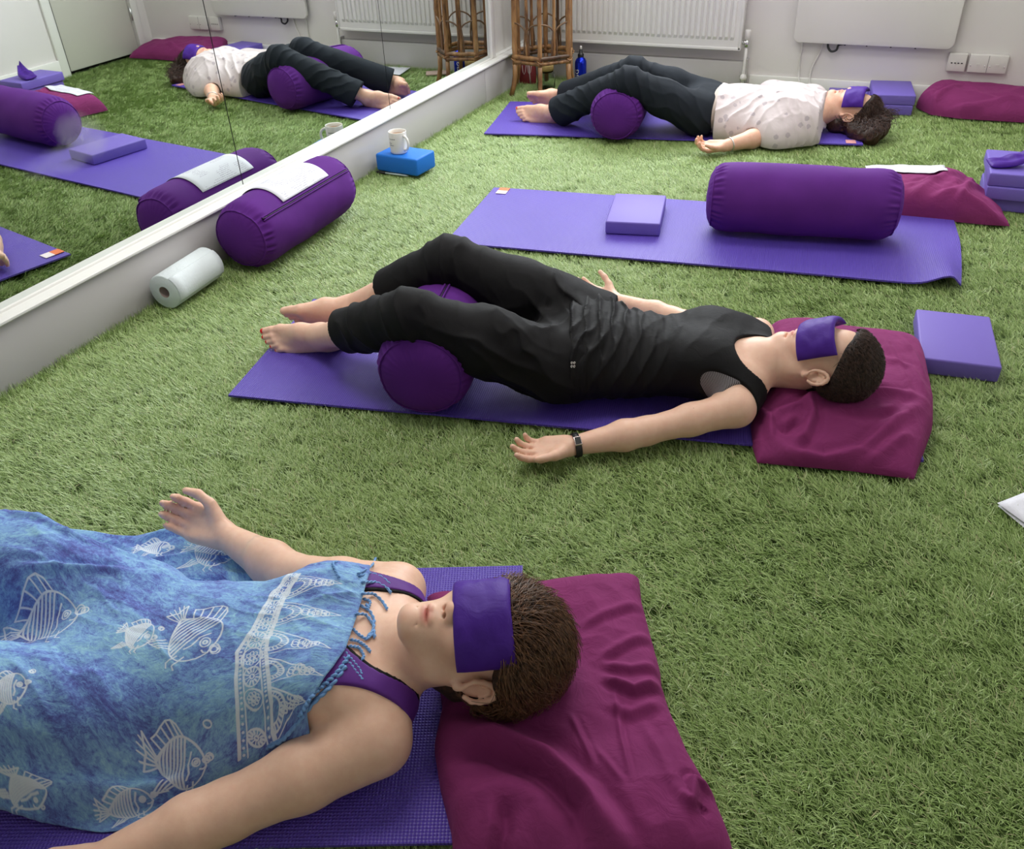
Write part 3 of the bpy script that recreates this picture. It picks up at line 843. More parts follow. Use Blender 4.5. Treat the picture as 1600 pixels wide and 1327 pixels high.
# small red gift bag with pale string, below the stand
gb = empty('gift_bag', (at(822, 125, 0)[0] + 0.03, 3.90, -0.008), 0.3); tag(gb, 'small red bag with looped pale string under the bamboo stand', 'bag')
M_bag = plain('red_paper_bag', srgb(128, 36, 40), 0.6, var=0.15, vscale=30); M_string = plain('pale_string', srgb(206, 190, 186), 0.8)
bm_ = MB(); lv = [(0.05, 0.030, 0.0), (0.052, 0.032, 0.03), (0.05, 0.026, 0.09), (0.044, 0.012, 0.125)]
P = np.array([[(w * math.copysign(abs(math.cos(a)) ** 0.5, math.cos(a)), d * math.copysign(abs(math.sin(a)) ** 0.5, math.sin(a)), z) for a in np.linspace(0, 2 * PI, 33)] for w, d, z in lv])
bm_.grid(P); bm_.build('body', M_bag, gb)
for x0 in (-0.018, 0.014):
    MB().tube([(x0 - 0.012, -0.026, 0.11), (x0 - 0.008, -0.036, 0.075), (x0, -0.038, 0.06), (x0 + 0.008, -0.036, 0.075), (x0 + 0.012, -0.026, 0.11)], 0.002, 6).build('string_loop', M_string, gb)
MB().tube([(0.012, -0.03, 0.11), (0.016, -0.036, 0.05), (0.02, -0.036, 0.005)], 0.0035, 6).build('string_end', M_string, gb)


def glass_mat():
    t = NT('clear_glass'); t.set(Roughness=0.03, Base_Color=(0.93, 0.97, 0.95, 1)); t.b.inputs['Transmission Weight'].default_value = 1.0; t.b.inputs['IOR'].default_value = 1.12
    return t.m


M_glass = glass_mat()
M_cork = plain('cork', srgb(176, 150, 92), 0.8, var=0.15, vscale=90, bump=0.3, bscale=200)
jr = empty('glass_jar', (0.262, 3.80, -0.006)); tag(jr, 'clear glass jar with a broad cork lid below the bamboo stand', 'jar')
MB().lathe([(0.0, 0.0), (0.05, 0.0), (0.054, 0.006), (0.054, 0.075), (0.047, 0.092), (0.043, 0.097), (0.043, 0.105), (0.040, 0.105), (0.040, 0.096), (0.050, 0.074), (0.050, 0.008), (0.0, 0.005)], 32).build('body', M_glass, jr)
MB().lathe([(0.0, 0.095), (0.039, 0.095), (0.039, 0.105), (0.045, 0.106), (0.045, 0.132), (0.042, 0.136), (0.0, 0.136)], 28).build('cork_lid', M_cork, jr)
sl = at(676, 112, 0) * np.array([-1, 1, 1])
o = MB().box((-0.07, -0.05, 0), (0.07, 0.05, 0.008)).build('card_folder', plain('tan_card', srgb(176, 152, 140), 0.7), bevel=0.002, loc=(0.60, 3.955, -0.002), rotz=-0.5)
tag(o, 'small tan card on the turf near the bottle, seen in the mirror', 'card')

# ------------------------------------------------------------------ blue bottle
M_blue = NT('blue_metal').set(Base_Color=srgb(24, 48, 190), Metallic=0.75, Roughness=0.22).m
bo = empty('drinking_bottle', (0.426, 3.945, -0.010)); tag(bo, 'blue metal drinking bottle with black cap by the far wall', 'bottle')
MB().lathe([(0.0, 0.0), (0.031, 0.0), (0.0345, 0.004), (0.035, 0.03), (0.035, 0.128), (0.033, 0.140), (0.026, 0.152), (0.019, 0.158), (0.017, 0.166), (0.0, 0.166)], 40).build('body', M_blue, bo)
MB().lathe([(0.0175, 0.160), (0.0185, 0.163), (0.0185, 0.178), (0.015, 0.182), (0.010, 0.186), (0.009, 0.203), (0.006, 0.206), (0.0, 0.206)], 24).build('cap', M_black_plastic, bo)
MB().lathe([(0.006, 0.206), (0.007, 0.209), (0.007, 0.219), (0.004, 0.223), (0.0, 0.223)], 16).build('spout', M_white_plastic, bo)
cu = bpy.data.curves.new('lettering', 'FONT'); cu.body = 'SIGG'; cu.size = 0.04
to = bpy.data.objects.new('lettering', cu); C.objects.link(to)
dg = bpy.context.evaluated_depsgraph_get(); me = bpy.data.meshes.new_from_object(to.evaluated_get(dg)); bpy.data.objects.remove(to)
lo_ = o = bpy.data.objects.new('lettering', me); C.objects.link(o); o.parent = bo; me.materials.append(M_white_plastic)
a0 = math.radians(-112)
for v_ in me.vertices:
    x, y = v_.co.x, v_.co.y; a = a0 - (y - 0.014) / 0.0352
    v_.co = (0.0353 * math.cos(a), 0.0353 * math.sin(a), 0.012 + x * 1.0)
# ------------------------------------------------------------------ soft bodies: blended distance fields turned into one continuous surface
def V3(*a): return np.array(a, float)


def unit(v): return np.asarray(v, float) / (np.linalg.norm(v) + 1e-12)


class Body:
    def __init__(s): s.p = []

    def rc(s, a, b, ra, rb, k=0.02, tag='', flat=None, sub=False):
        s.p.append(dict(t=0, a=np.asarray(a, float), b=np.asarray(b, float), ra=ra, rb=rb, k=k, tag=tag, flat=flat, sub=sub)); return s

    def chain(s, pts, rad, k=0.02, tag='', flat=None):
        for i in range(len(pts) - 1): s.rc(pts[i], pts[i + 1], rad[i], rad[i + 1], k, tag, flat)
        return s

    def el(s, c, r, ax=None, k=0.015, tag='', sub=False):
        s.p.append(dict(t=1, c=np.asarray(c, float), r=np.asarray(r, float), ax=np.eye(3) if ax is None else np.asarray(ax, float), k=k, tag=tag, sub=sub)); return s

    def mesh(s, h, tags=None, grow=0.0, lo=None, hi=None, cuts=(), carve=(), post=None, floor=None, blend=1.0):
        P = [p for p in s.p if tags is None or p['tag'] in tags]
        if lo is None:
            L, H = [], []
            for p in P:
                if p['sub']: continue
                if p['t'] == 0:
                    r = max(p['ra'], p['rb']) + grow; L.append(np.minimum(p['a'], p['b']) - r); H.append(np.maximum(p['a'], p['b']) + r)
                else:
                    r = p['r'].max() + grow; L.append(p['c'] - r); H.append(p['c'] + r)
            lo = np.min(L, 0) - 0.025; hi = np.max(H, 0) + 0.025
        lo = np.asarray(lo, float); n = np.ceil((np.asarray(hi) - lo) / h).astype(int) + 1
        D = np.full(n, 0.07, np.float32)
        ax_ = [(lo[i] + h * np.arange(n[i])).astype(np.float32) for i in range(3)]

        def slab(l, u):
            i0 = np.clip(np.floor((l - lo) / h).astype(int), 0, n); i1 = np.clip(np.ceil((u - lo) / h).astype(int) + 1, 0, n)
            if np.any(i1 <= i0): return None
            sl = tuple(slice(a, b) for a, b in zip(i0, i1))
            return sl, ax_[0][sl[0]][:, None, None], ax_[1][sl[1]][None, :, None], ax_[2][sl[2]][None, None, :]

        def ev(p, X, Y, Z, g):
            if p['t'] == 0:
                a, b = p['a'], p['b']; d = b - a; L2 = float(d @ d) + 1e-12
                t = ((X - a[0]) * d[0] + (Y - a[1]) * d[1] + (Z - a[2]) * d[2]) / L2; np.clip(t, 0, 1, out=t)
                qx = X - (a[0] + t * d[0]); qy = Y - (a[1] + t * d[1]); qz = Z - (a[2] + t * d[2])
                rr = p['ra'] + t * (p['rb'] - p['ra'])
                if p['flat'] is not None:
                    nn, sc = p['flat']; w = (qx * nn[0] + qy * nn[1] + qz * nn[2]) * (1 / sc - 1)
                    qx = qx + w * nn[0]; qy = qy + w * nn[1]; qz = qz + w * nn[2]
                    l = np.sqrt(qx * qx + qy * qy + qz * qz); return (l - rr) * (0.5 + 0.5 * sc) - g
                return np.sqrt(qx * qx + qy * qy + qz * qz) - rr - g
            q = [(X - p['c'][0]) * p['ax'][i][0] + (Y - p['c'][1]) * p['ax'][i][1] + (Z - p['c'][2]) * p['ax'][i][2] for i in range(3)]
            r = p['r'] + g
            k0 = np.sqrt(sum((q[i] / r[i]) ** 2 for i in range(3))); k1 = np.sqrt(sum((q[i] / r[i] ** 2) ** 2 for i in range(3)))
            return k0 * (k0 - 1) / (k1 + 1e-9)

        def apply(p, g, sub):
            k = max(p['k'] * blend, 1e-4); m = 0.062 if not sub else 0.03
            if p['t'] == 0:
                r = max(p['ra'], p['rb']) + g; l, u = np.minimum(p['a'], p['b']) - r - m, np.maximum(p['a'], p['b']) + r + m
            else: r = p['r'].max() + g; l, u = p['c'] - r - m, p['c'] + r + m
            S = slab(l, u)
            if S is None: return
            sl, X, Y, Z = S; d = ev(p, X, Y, Z, g).astype(np.float32); c = D[sl]
            if sub:
                d = -d; hh = np.maximum(k - np.abs(d - c), 0) / k; D[sl] = np.maximum(c, d) + hh * hh * k * 0.25
            else:
                hh = np.maximum(k - np.abs(d - c), 0) / k; D[sl] = np.minimum(c, d) - hh * hh * k * 0.25

        for p in P:
            if not p['sub']: apply(p, grow, False)
            else: apply(p, 0.0, True)
        if post is not None:
            I = np.nonzero(np.abs(D) < 0.03)
            pts = np.stack([ax_[i][I[i]] for i in range(3)], -1).astype(float); D[I] += post(pts).astype(np.float32)
        X, Y, Z = ax_[0][:, None, None], ax_[1][None, :, None], ax_[2][None, None, :]
        for f in cuts:
            k = 0.0
            if isinstance(f, tuple): f, k = f
            c = f(X, Y, Z).astype(np.float32)
            if k:
                hh = np.maximum(k - np.abs(D - c), 0) / k; D = np.maximum(D, c) + hh * hh * (k * 0.25)
            else: np.maximum(D, c, out=D)
        for p in carve: apply(p, 0.0, True)
        if floor is not None: np.maximum(D, floor - Z, out=D)
        return surface_nets(D, lo, h)


def surface_nets(D, lo, h):
    s = D < 0
    c = np.zeros(tuple(np.array(s.shape) - 1), np.uint8)
    sl = lambda o, e: slice(o, e - 1 + o)
    nx, ny, nz = s.shape
    for a in (0, 1):
        for b in (0, 1):
            for g in (0, 1): c += s[sl(a, nx), sl(b, ny), sl(g, nz)]
    act = (c > 0) & (c < 8); idx = np.argwhere(act); N = len(idx)
    cid = np.full(act.shape, -1, np.int32); cid[act] = np.arange(N, dtype=np.int32)
    cor = np.array([(a, b, g) for a in (0, 1) for b in (0, 1) for g in (0, 1)])
    val = np.stack([D[idx[:, 0] + o[0], idx[:, 1] + o[1], idx[:, 2] + o[2]] for o in cor], 1)
    acc = np.zeros((N, 3)); cnt = np.zeros(N)
    for i in range(8):
        for j in range(i + 1, 8):
            if np.abs(cor[i] - cor[j]).sum() != 1: continue
            m = (val[:, i] < 0) != (val[:, j] < 0)
            t = val[m, i] / (val[m, i] - val[m, j]); acc[m] += cor[i] + t[:, None] * (cor[j] - cor[i]); cnt[m] += 1
    V = lo + h * (idx + acc / cnt[:, None])
    Q = []
    for ax in range(3):
        a, b = (ax + 1) % 3, (ax + 2) % 3
        s0 = [slice(None)] * 3; s1 = [slice(None)] * 3; s0[ax] = slice(0, -1); s1[ax] = slice(1, None)
        e = s[tuple(s0)] != s[tuple(s1)]; I = np.argwhere(e)
        I = I[(I[:, a] > 0) & (I[:, b] > 0) & (I[:, a] < s.shape[a] - 1) & (I[:, b] < s.shape[b] - 1)]
        ins = s[I[:, 0], I[:, 1], I[:, 2]]
        def cell(da, db):
            J = I.copy(); J[:, a] -= da; J[:, b] -= db; return cid[J[:, 0], J[:, 1], J[:, 2]]
        q = np.stack([cell(1, 1), cell(0, 1), cell(0, 0), cell(1, 0)], 1)
        q[~ins] = q[~ins][:, ::-1]; Q.append(q)
    Q = np.vstack(Q); Q = Q[(Q >= 0).all(1)]
    return V, Q


def relax(V, Q, it=1, lam=0.5):
    E = np.vstack([Q[:, [0, 1]], Q[:, [1, 2]], Q[:, [2, 3]], Q[:, [3, 0]]])
    for _ in range(it):
        S = np.zeros_like(V); n = np.zeros(len(V))
        for k in range(3): S[:, k] = np.bincount(E[:, 0], V[E[:, 1], k], len(V)) + np.bincount(E[:, 1], V[E[:, 0], k], len(V))
        n = np.bincount(E[:, 0], minlength=len(V)) + np.bincount(E[:, 1], minlength=len(V))
        V = V + lam * (S / np.maximum(n, 1)[:, None] - V)
    return V


def hand(B, wrist, fwd, palm, thumb, curls, sc=0.92, thumb_curl=0.35, spread=0.06, tag='skin'):
    """fwd: towards the fingers, palm: normal out of the palm, thumb: side the thumb is on"""
    x = unit(fwd); z = np.asarray(palm, float); z = unit(z - x * (z @ x)); y = np.asarray(thumb, float); y = unit(y - x * (y @ x) - z * (y @ z))
    w = np.asarray(wrist, float); L = lambda a, b, c: w + sc * (a * x + b * y + c * z)
    k = 0.012
    mcp = [(0.086, 0.027, 0), (0.090, 0.006, 0.001), (0.085, -0.015, 0), (0.076, -0.033, -0.001)]
    for (a, b, c), r in zip(mcp, (0.0125, 0.0125, 0.0118, 0.0108)):
        B.rc(L(0.008, b * 0.45, 0), L(a, b, c), 0.0165 * sc, r * sc, k, tag)
    B.rc(L(0.018, 0.014, 0.006), L(0.05, 0.036, 0.012), 0.0145 * sc, 0.0150 * sc, 0.014, tag)       # thenar
    B.rc(L(0.02, -0.018, 0.006), L(0.062, -0.030, 0.006), 0.0125 * sc, 0.0105 * sc, 0.014, tag)     # hypothenar
    tips = []
    for f, ((a, b, c), ln, r0, sp) in enumerate(zip(mcp, (0.070, 0.078, 0.072, 0.057), (0.0098, 0.0100, 0.0094, 0.0084), (1.2, 0.2, -0.7, -1.7))):
        p = L(a, b, c); ang = curls[f] * 0.8; seg = (0.46, 0.30, 0.24); yaw = spread * sp; r = r0 * sc
        for i, sg in enumerate(seg):
            d = math.cos(ang) * (x * math.cos(yaw) + y * math.sin(yaw)) + math.sin(ang) * z
            q = p + d * ln * sg * sc; r2 = r * (0.93 if i < 2 else 0.86)
            B.rc(p, q, r * 1.03, r2, 0.0035, tag); p = q; r = r2; ang += curls[f]
        tips.append(p)
    p = L(0.030, 0.026, 0.010); ang = 0.0
    tdir = unit(0.72 * x + 0.58 * y + 0.38 * z); bend = unit(0.9 * x - 0.25 * y + 0.35 * z)
    for ln, r0, r1, t_ in ((0.034, 0.0135, 0.0115, 0.0), (0.032, 0.0112, 0.0098, thumb_curl), (0.025, 0.0098, 0.0080, thumb_curl * 2)):
        d = unit(tdir * (1 - t_) + bend * t_); q = p + d * ln * sc; B.rc(p, q, r0 * sc, r1 * sc, 0.006, tag); p = q
    tips.append(p)
    return tips


def foot(B, ankle, toe, up, med, sc=0.93, tag='skin', point=0.0):
    """toe: heel-to-toe direction, up: dorsum side, med: big-toe side. returns toenail frames"""
    x = unit(toe); z = np.asarray(up, float); z = unit(z - x * (z @ x)); y = np.asarray(med, float); y = unit(y - x * (y @ x) - z * (y @ z))
    w = np.asarray(ankle, float); L = lambda a, b, c: w + sc * (a * x + b * y + c * z)
    B.el(L(-0.032, 0, -0.040), V3(0.034, 0.029, 0.036) * sc, np.array([x, y, z]), 0.03, tag)                 # heel
    B.rc(L(-0.012, 0, 0.0), L(-0.032, 0, -0.035), 0.031 * sc, 0.029 * sc, 0.02, tag)
    B.rc(L(0.0, 0.006, -0.008), L(0.062, 0.014, -0.022), 0.034 * sc, 0.027 * sc, 0.02, tag)
    B.rc(L(0.062, 0.014, -0.022), L(0.128, 0.026, -0.052), 0.026 * sc, 0.0185 * sc, 0.02, tag)            # inner arch to ball
    B.rc(L(-0.01, -0.010, -0.035), L(0.098, -0.030, -0.058), 0.026 * sc, 0.0155 * sc, 0.02, tag)          # outer edge
    B.rc(L(0.05, 0.0, -0.03), L(0.118, -0.004, -0.055), 0.026 * sc, 0.016 * sc, 0.02, tag)
    B.el(L(0.0, 0.030, -0.006), V3(0.013, 0.008, 0.013) * sc, np.array([x, y, z]), 0.012, tag); B.el(L(-0.004, -0.030, -0.012), V3(0.013, 0.008, 0.013) * sc, np.array([x, y, z]), 0.012, tag)
    nails = []
    for i, (a0, b0, a1, b1, r0, r1) in enumerate(((0.132, 0.028, 0.182, 0.022, 0.0150, 0.0118), (0.130, 0.008, 0.180, 0.004, 0.0098, 0.0086), (0.124, -0.006, 0.169, -0.010, 0.0090, 0.0080), (0.116, -0.019, 0.155, -0.023, 0.0085, 0.0076), (0.106, -0.031, 0.139, -0.034, 0.0082, 0.0074))):
        m = L((a0 + a1) / 2, (b0 + b1) / 2, -0.051 if i else -0.056)
        B.rc(L(a0, b0, -0.054), m, r0 * sc, (r0 + r1) / 2 * sc, 0.008, tag); B.rc(m, L(a1, b1, -0.062), (r0 + r1) / 2 * sc, r1 * sc, 0.003, tag)
        tipc = L(a1 - 0.002, b1, -0.062); nails.append((tipc + (z * 0.80 + x * 0.35) * r1 * sc, x, y, unit(z * 0.9 + x * 0.4), r1 * sc))
    return nails


def head(B, Hc, Rm, sc=1.0, tag='skin', low=0.0):
    """Rm columns: her left, face forward, crown"""
    lx, fy, cz = Rm[:, 0], Rm[:, 1], Rm[:, 2]; A = np.array([lx, fy, cz]); L = lambda a, b, c: Hc + sc * (a * lx + b * fy + c * cz)
    e = lambda c, r, k=0.015, sub=False, ax=None: B.el(L(*c), V3(*r) * sc, A if ax is None else ax, k, tag, sub)
    r = lambda a, b, ra, rb, k=0.015: B.rc(L(*a), L(*b), ra * sc, rb * sc, k, tag)
    e((0, -0.016, 0.036), (0.073, 0.092, 0.085))
    e((0, 0.030, -0.032), (0.060, 0.060, 0.078), 0.03)
    for s_ in (-1, 1):
        r((0.057 * s_, -0.004, -0.040), (0.050 * s_, 0.012, -0.078), 0.020, 0.0175, 0.03)
        r((0.050 * s_, 0.012, -0.078), (0.018 * s_, 0.067, -0.110), 0.0185, 0.0165, 0.022)
        e((0.036 * s_, 0.060, -0.024), (0.026, 0.024, 0.022), 0.03)             # cheek
        e((0.030 * s_, 0.070, 0.002), (0.0145, 0.010, 0.008), 0.012)            # closed lid
        r((0.012 * s_, 0.085, 0.022), (0.046 * s_, 0.070, 0.018), 0.008, 0.007, 0.02)
        e((0.0125 * s_, 0.091, -0.0255 + low), (0.0085, 0.0095, 0.0085), 0.008)        # nose wing
    e((0, 0.062, -0.078), (0.034, 0.031, 0.034), 0.025)                          # muzzle
    e((0, 0.081, -0.108), (0.022, 0.0175, 0.0175), 0.018)                        # chin
    r((0, 0.078, 0.022), (0, 0.098, -0.014 + low), 0.0080, 0.0095, 0.018); e((0, 0.0985, -0.0205 + low), (0.0105, 0.0100, 0.0095), 0.012)
    e((0, 0.0905, -0.0580 + low), (0.0205, 0.0080, 0.0052), 0.005); e((0, 0.0885, -0.0690 + low), (0.0185, 0.0085, 0.0062), 0.005)
    e((0.009, 0.092, -0.0575 + low), (0.009, 0.0065, 0.0048), 0.004); e((-0.009, 0.092, -0.0575 + low), (0.009, 0.0065, 0.0048), 0.004)
    e((0, 0.097, -0.0640 + low), (0.0225, 0.0085, 0.0013), 0.003, True)
    for s_ in (-1, 1): e((0.0072 * s_, 0.0945, -0.0335 + low), (0.0042, 0.0075, 0.0040), 0.003, True)
    e((0, 0.088, -0.084 + low * 0.8), (0.016, 0.0035, 0.0045), 0.008, True)
    # neck
    B.rc(L(0, -0.022, -0.035), L(0, -0.016, -0.10), 0.050 * sc, 0.049 * sc, 0.03, tag)
    # ears: shell, rim, lobe, hollow
    for s_ in (-1, 1):
        tl = unit(lx * s_ * 0.84 + fy * 0.50); up = unit(cz * 0.96 - fy * 0.25); fr = np.cross(tl, up); Ae = np.array([tl, fr, up]); ec = L(0.0745 * s_, -0.014, -0.008)
        P = lambda a, b, c: ec + sc * 1.12 * (a * tl + b * fr * s_ + c * up)
        B.el(P(0.006, 0, 0.0), V3(0.0055, 0.0165, 0.029) * sc, Ae, 0.006, tag)
        ring = [P(0.0155, 0.0165 * math.cos(t) * (1 if math.sin(t) > -0.5 else 0.75), 0.0275 * math.sin(t) + 0.002) for t in np.linspace(-1.2, 3.9, 12)]
        for i in range(11): B.rc(ring[i], ring[i + 1], 0.0046 * sc, 0.0044 * sc, 0.003, tag)
        B.el(P(0.010, 0.004, -0.029), V3(0.0052, 0.0088, 0.0088) * sc, Ae, 0.006, tag)
        B.el(P(0.0150, 0.003, -0.003), V3(0.0095, 0.0100, 0.0155) * sc, Ae, 0.004, tag, True)
        inner = [P(0.0125, 0.0085 * math.cos(t), 0.0165 * math.sin(t) + 0.002) for t in np.linspace(0.2, 3.0, 6)]
        for i in range(5): B.rc(inner[i], inner[i + 1], 0.0028 * sc, 0.0026 * sc, 0.003, tag)
    return L


def skin_mat():
    t = NT('skin'); t.set(Roughness=0.46); t.b.inputs['Specular IOR Level'].default_value = 0.38
    a = t.n('ShaderNodeAttribute', attribute_name='tint'); v = t.coord('Object')
    f = t.noise(v, 60, 4, 0.6)
    c = t.mix(0.16, a.outputs['Color'], t.ramp(f, [(0.35, srgb(214, 150, 126)), (0.65, srgb(244, 208, 184))]))
    mole = t.n('ShaderNodeTexVoronoi'); mole.inputs['Scale'].default_value = 16; t.l(v, mole.inputs['Vector'])
    t.l(t.mix(t.math('MULTIPLY', t.math('LESS_THAN', mole.outputs['Distance'], 0.028), 0.6), c, srgb(120, 72, 54)), t.b.inputs['Base Color'])
    t.b.inputs['Subsurface Weight'].default_value = 0.22; t.b.inputs['Subsurface Radius'].default_value = (1.0, 0.35, 0.18); t.b.inputs['Subsurface Scale'].default_value = 0.012
    b1 = t.bump(t.noise(v, 420, 3, 0.6), 0.10, 0.0008)
    t.bump(t.noise(v, 45, 3, 0.5), 0.10, 0.003, b1)
    return t.m


M_skin = skin_mat()
SKIN = np.array(srgb(234, 192, 168)[:3]); SKIN_RED = np.array(srgb(222, 146, 126)[:3]); LIP = np.array(srgb(188, 84, 84)[:3])


def person(name, B, h, label, tint=None, spots=(), lo=None, hi=None, post=None, smooth=1, coarse=None):
    """spots: (centre, radius, colour, strength) soft colour areas of the skin"""
    if coarse:                                                         # parts under a cover are meshed more coarsely
        xc, hc_ = coarse
        V, Q = B.mesh(h, lo=lo, hi=hi, post=post, floor=-0.012, cuts=[lambda X, Y, Z: xc - X + 0 * Y + 0 * Z]); V = relax(V, Q, smooth, 0.35)
        V2, Q2 = B.mesh(hc_, post=post, floor=-0.012, cuts=[lambda X, Y, Z: X - xc - 0.01 + 0 * Y + 0 * Z]); V, Q = np.vstack([V, V2]), np.vstack([Q, Q2 + len(V)])
    else:
        V, Q = B.mesh(h, lo=lo, hi=hi, post=post, floor=-0.012); V = relax(V, Q, smooth, 0.35)
    o = arr_mesh(name, V, Q, M_skin)
    col = np.tile(SKIN if tint is None else tint, (len(V), 1))
    for c, r, cl, st in spots:
        if not isinstance(r, tuple): d = np.linalg.norm(V - np.asarray(c), axis=1) / r
        else:
            rr_, ax = r; d = np.sqrt((((V - np.asarray(c)) @ np.asarray(ax).T / np.asarray(rr_)) ** 2).sum(1))
        w = np.clip(1.25 - d, 0, 1) ** 1.0 * st; w = w * w * (3 - 2 * w) if st == 1 else w
        col = col * (1 - w[:, None]) + np.asarray(cl) * w[:, None]
    a = o.data.attributes.new('tint', 'FLOAT_COLOR', 'POINT')
    a.data.foreach_set('color', np.column_stack([col, np.ones(len(V))]).astype(np.float32).ravel())
    tag(o, label, 'person', 'women lying on the mats')
    return o


def cloth(name, B, h, mat, parent, **k):
    sm = k.pop('smooth', 1)
    V, Q = B.mesh(h, **k); V = relax(V, Q, sm, 0.5)
    return arr_mesh(name, V, Q, mat, parent)


def plane_cut(p, n):
    n = unit(n); return lambda X, Y, Z: (X - p[0]) * n[0] + (Y - p[1]) * n[1] + (Z - p[2]) * n[2]      # removes the side n points to


def rod_rot(w):
    t = np.linalg.norm(w) + 1e-12; k = np.asarray(w) / t; K = np.array([[0, -k[2], k[1]], [k[2], 0, -k[0]], [-k[1], k[0], 0]])
    return np.eye(3) + math.sin(t) * K + (1 - math.cos(t)) * K @ K


def hair_curves(name, strands, radius, mat, parent):
    """strands: array (n, m, 3)"""
    S = np.asarray(strands, np.float32); n, m = S.shape[:2]
    hc = bpy.data.hair_curves.new(name); hc.add_curves([m] * n)
    hc.attributes['position'].data.foreach_set('vector', S.reshape(-1)) if 'position' in hc.attributes else hc.position_data.foreach_set('vector', S.reshape(-1))
    if 'radius' not in hc.attributes: hc.attributes.new('radius', 'FLOAT', 'POINT')
    tp = np.linspace(1, 0.35, m)[None] * np.ones((n, 1)) * radius
    hc.attributes['radius'].data.foreach_set('value', tp.astype(np.float32).ravel())
    o = bpy.data.objects.new(name, hc); C.objects.link(o); hc.materials.append(mat); o.parent = parent; o['kind'] = 'stuff'
    return o


def hair_mat(name, dark, light, rough=0.38):
    t = NT(name); t.set(Roughness=rough); t.b.inputs['Specular IOR Level'].default_value = 0.45
    v = t.coord('Object'); f = t.noise(v, 120, 3); t.l(t.ramp(f, [(0.3, dark), (0.7, light)]), t.b.inputs['Base Color']); return t.m


def eye_pillow(Hc, Rm, sc, label, z0=0.012, R=0.078, y0=0.030, w=0.094, half=0.105, yaw=0.0, shift=0.0, th=0.011, skew=0.0):
    lx, fy, cz = Rm[:, 0], Rm[:, 1], Rm[:, 2]
    nu, nv = 56, 28; u = np.linspace(-1, 1, nu); v = np.linspace(-1, 1, nv); rows = {1: [], -1: []}
    for side in (1, -1):
        G = np.zeros((nu, nv, 3))
        for i, uu in enumerate(u):
            s = uu * half + shift; a = s / (R + 0.012); a = max(-1.62, min(1.62, a)); ex = s - a * (R + 0.012)
            px_, py_ = (R + 0.012) * math.sin(a), y0 + (R + 0.012) * math.cos(a); tx, ty = math.cos(a), -math.sin(a); nx_, ny_ = math.sin(a), math.cos(a)
            px_ += tx * ex; py_ += ty * ex
            for j, vv in enumerate(v):
                prof = max(0, (1 - abs(uu) ** 5) * (1 - abs(vv) ** 5)) ** 0.55
                wr = 0.0016 * float(mnoise.noise(Vector((uu * 4 + skew, vv * 3, sc * 5)))) + 0.0012 * math.sin(uu * 9 + 3 * vv) * (1 - abs(vv))
                d = side * th * prof + wr; hw = w / 2 * (1 - 0.05 * (1 - abs(uu)) * abs(vv)); pinch = 1 - 0.03 * (1 - abs(vv)) * abs(uu)
                z = z0 + vv * hw + skew * uu * 0.012
                q = Hc + sc * ((px_ * pinch + nx_ * d) * lx + (py_ + ny_ * d) * fy + z * cz); G[i, j] = q
        rows[side] = G
    T = rows[1]; Bt = rows[-1]; I = np.arange(nu * nv).reshape(nu, nv)
    F = np.stack([I[:-1, :-1], I[1:, :-1], I[1:, 1:], I[:-1, 1:]], -1).reshape(-1, 4)
    V = np.vstack([T.reshape(-1, 3), Bt.reshape(-1, 3)])
    o = arr_mesh('eye_pillow', V, np.vstack([F, F[:, ::-1] + nu * nv]), M_silk)
    bm = bmesh.new(); bm.from_mesh(o.data); bmesh.ops.remove_doubles(bm, verts=bm.verts, dist=0.0004); bmesh.ops.recalc_face_normals(bm, faces=bm.faces); bm.to_mesh(o.data); bm.free()
    o.data.polygons.foreach_set('use_smooth', [True] * len(o.data.polygons))
    md = o.modifiers.new('seam', 'SUBSURF'); md.levels = 1; md.render_levels = 1
    return tag(o, label, 'eye pillow', 'purple eye pillows')


M_silk = cloth_mat('eye_pillow_satin', srgb(72, 32, 140), sheen=0.03, var=0.08, weave=1400, wr=0.25, rough=0.55, wscale=30, spec=0.25)
# ------------------------------------------------------------------ woman in black on the middle mat
UPZ = V3(0, 0, 1)
M_black = cloth_mat('black_jersey', srgb(19, 18, 20), sheen=0.0, var=0.15, weave=1200, wr=0.18, rough=0.75, wscale=18)
M_blacktop = cloth_mat('black_tank_jersey', srgb(17, 16, 18), sheen=0.0, var=0.15, weave=1300, wr=0.25, rough=0.7, wscale=26)
M_red_nail = plain('red_nail_polish', srgb(206, 30, 36), 0.18)


def add_nails(nails, parent, mat):
    for c, x, y, z, r in nails:
        m = MB(); n = 8; V = []
        for i in range(5):
            for k in range(n):
                a = 2 * PI * k / n; rr_ = i / 4; p = c + x * (math.cos(a) * rr_ * r * 0.62) + y * (math.sin(a) * rr_ * r * 0.66) + z * (r * 0.20 * (1 - 0.9 * rr_ ** 2)); V.append(p)
        m.add(V, [(i * n + k, i * n + (k + 1) % n, (i + 1) * n + (k + 1) % n, (i + 1) * n + k) for i in range(4) for k in range(n)], True)
        m.build('toenail', mat, parent)


def arm(B, sh, el, wr, r=(0.047, 0.040, 0.036, 0.040, 0.025), tag='skin', flatn=None):
    sh, el, wr = (np.asarray(p, float) for p in (sh, el, wr))
    B.chain([sh, sh * 0.5 + el * 0.5, el], [r[0], r[1], r[2]], 0.02, tag)
    B.chain([el, el * 0.72 + wr * 0.28, wr], [r[2], r[3], r[4]], 0.02, tag)


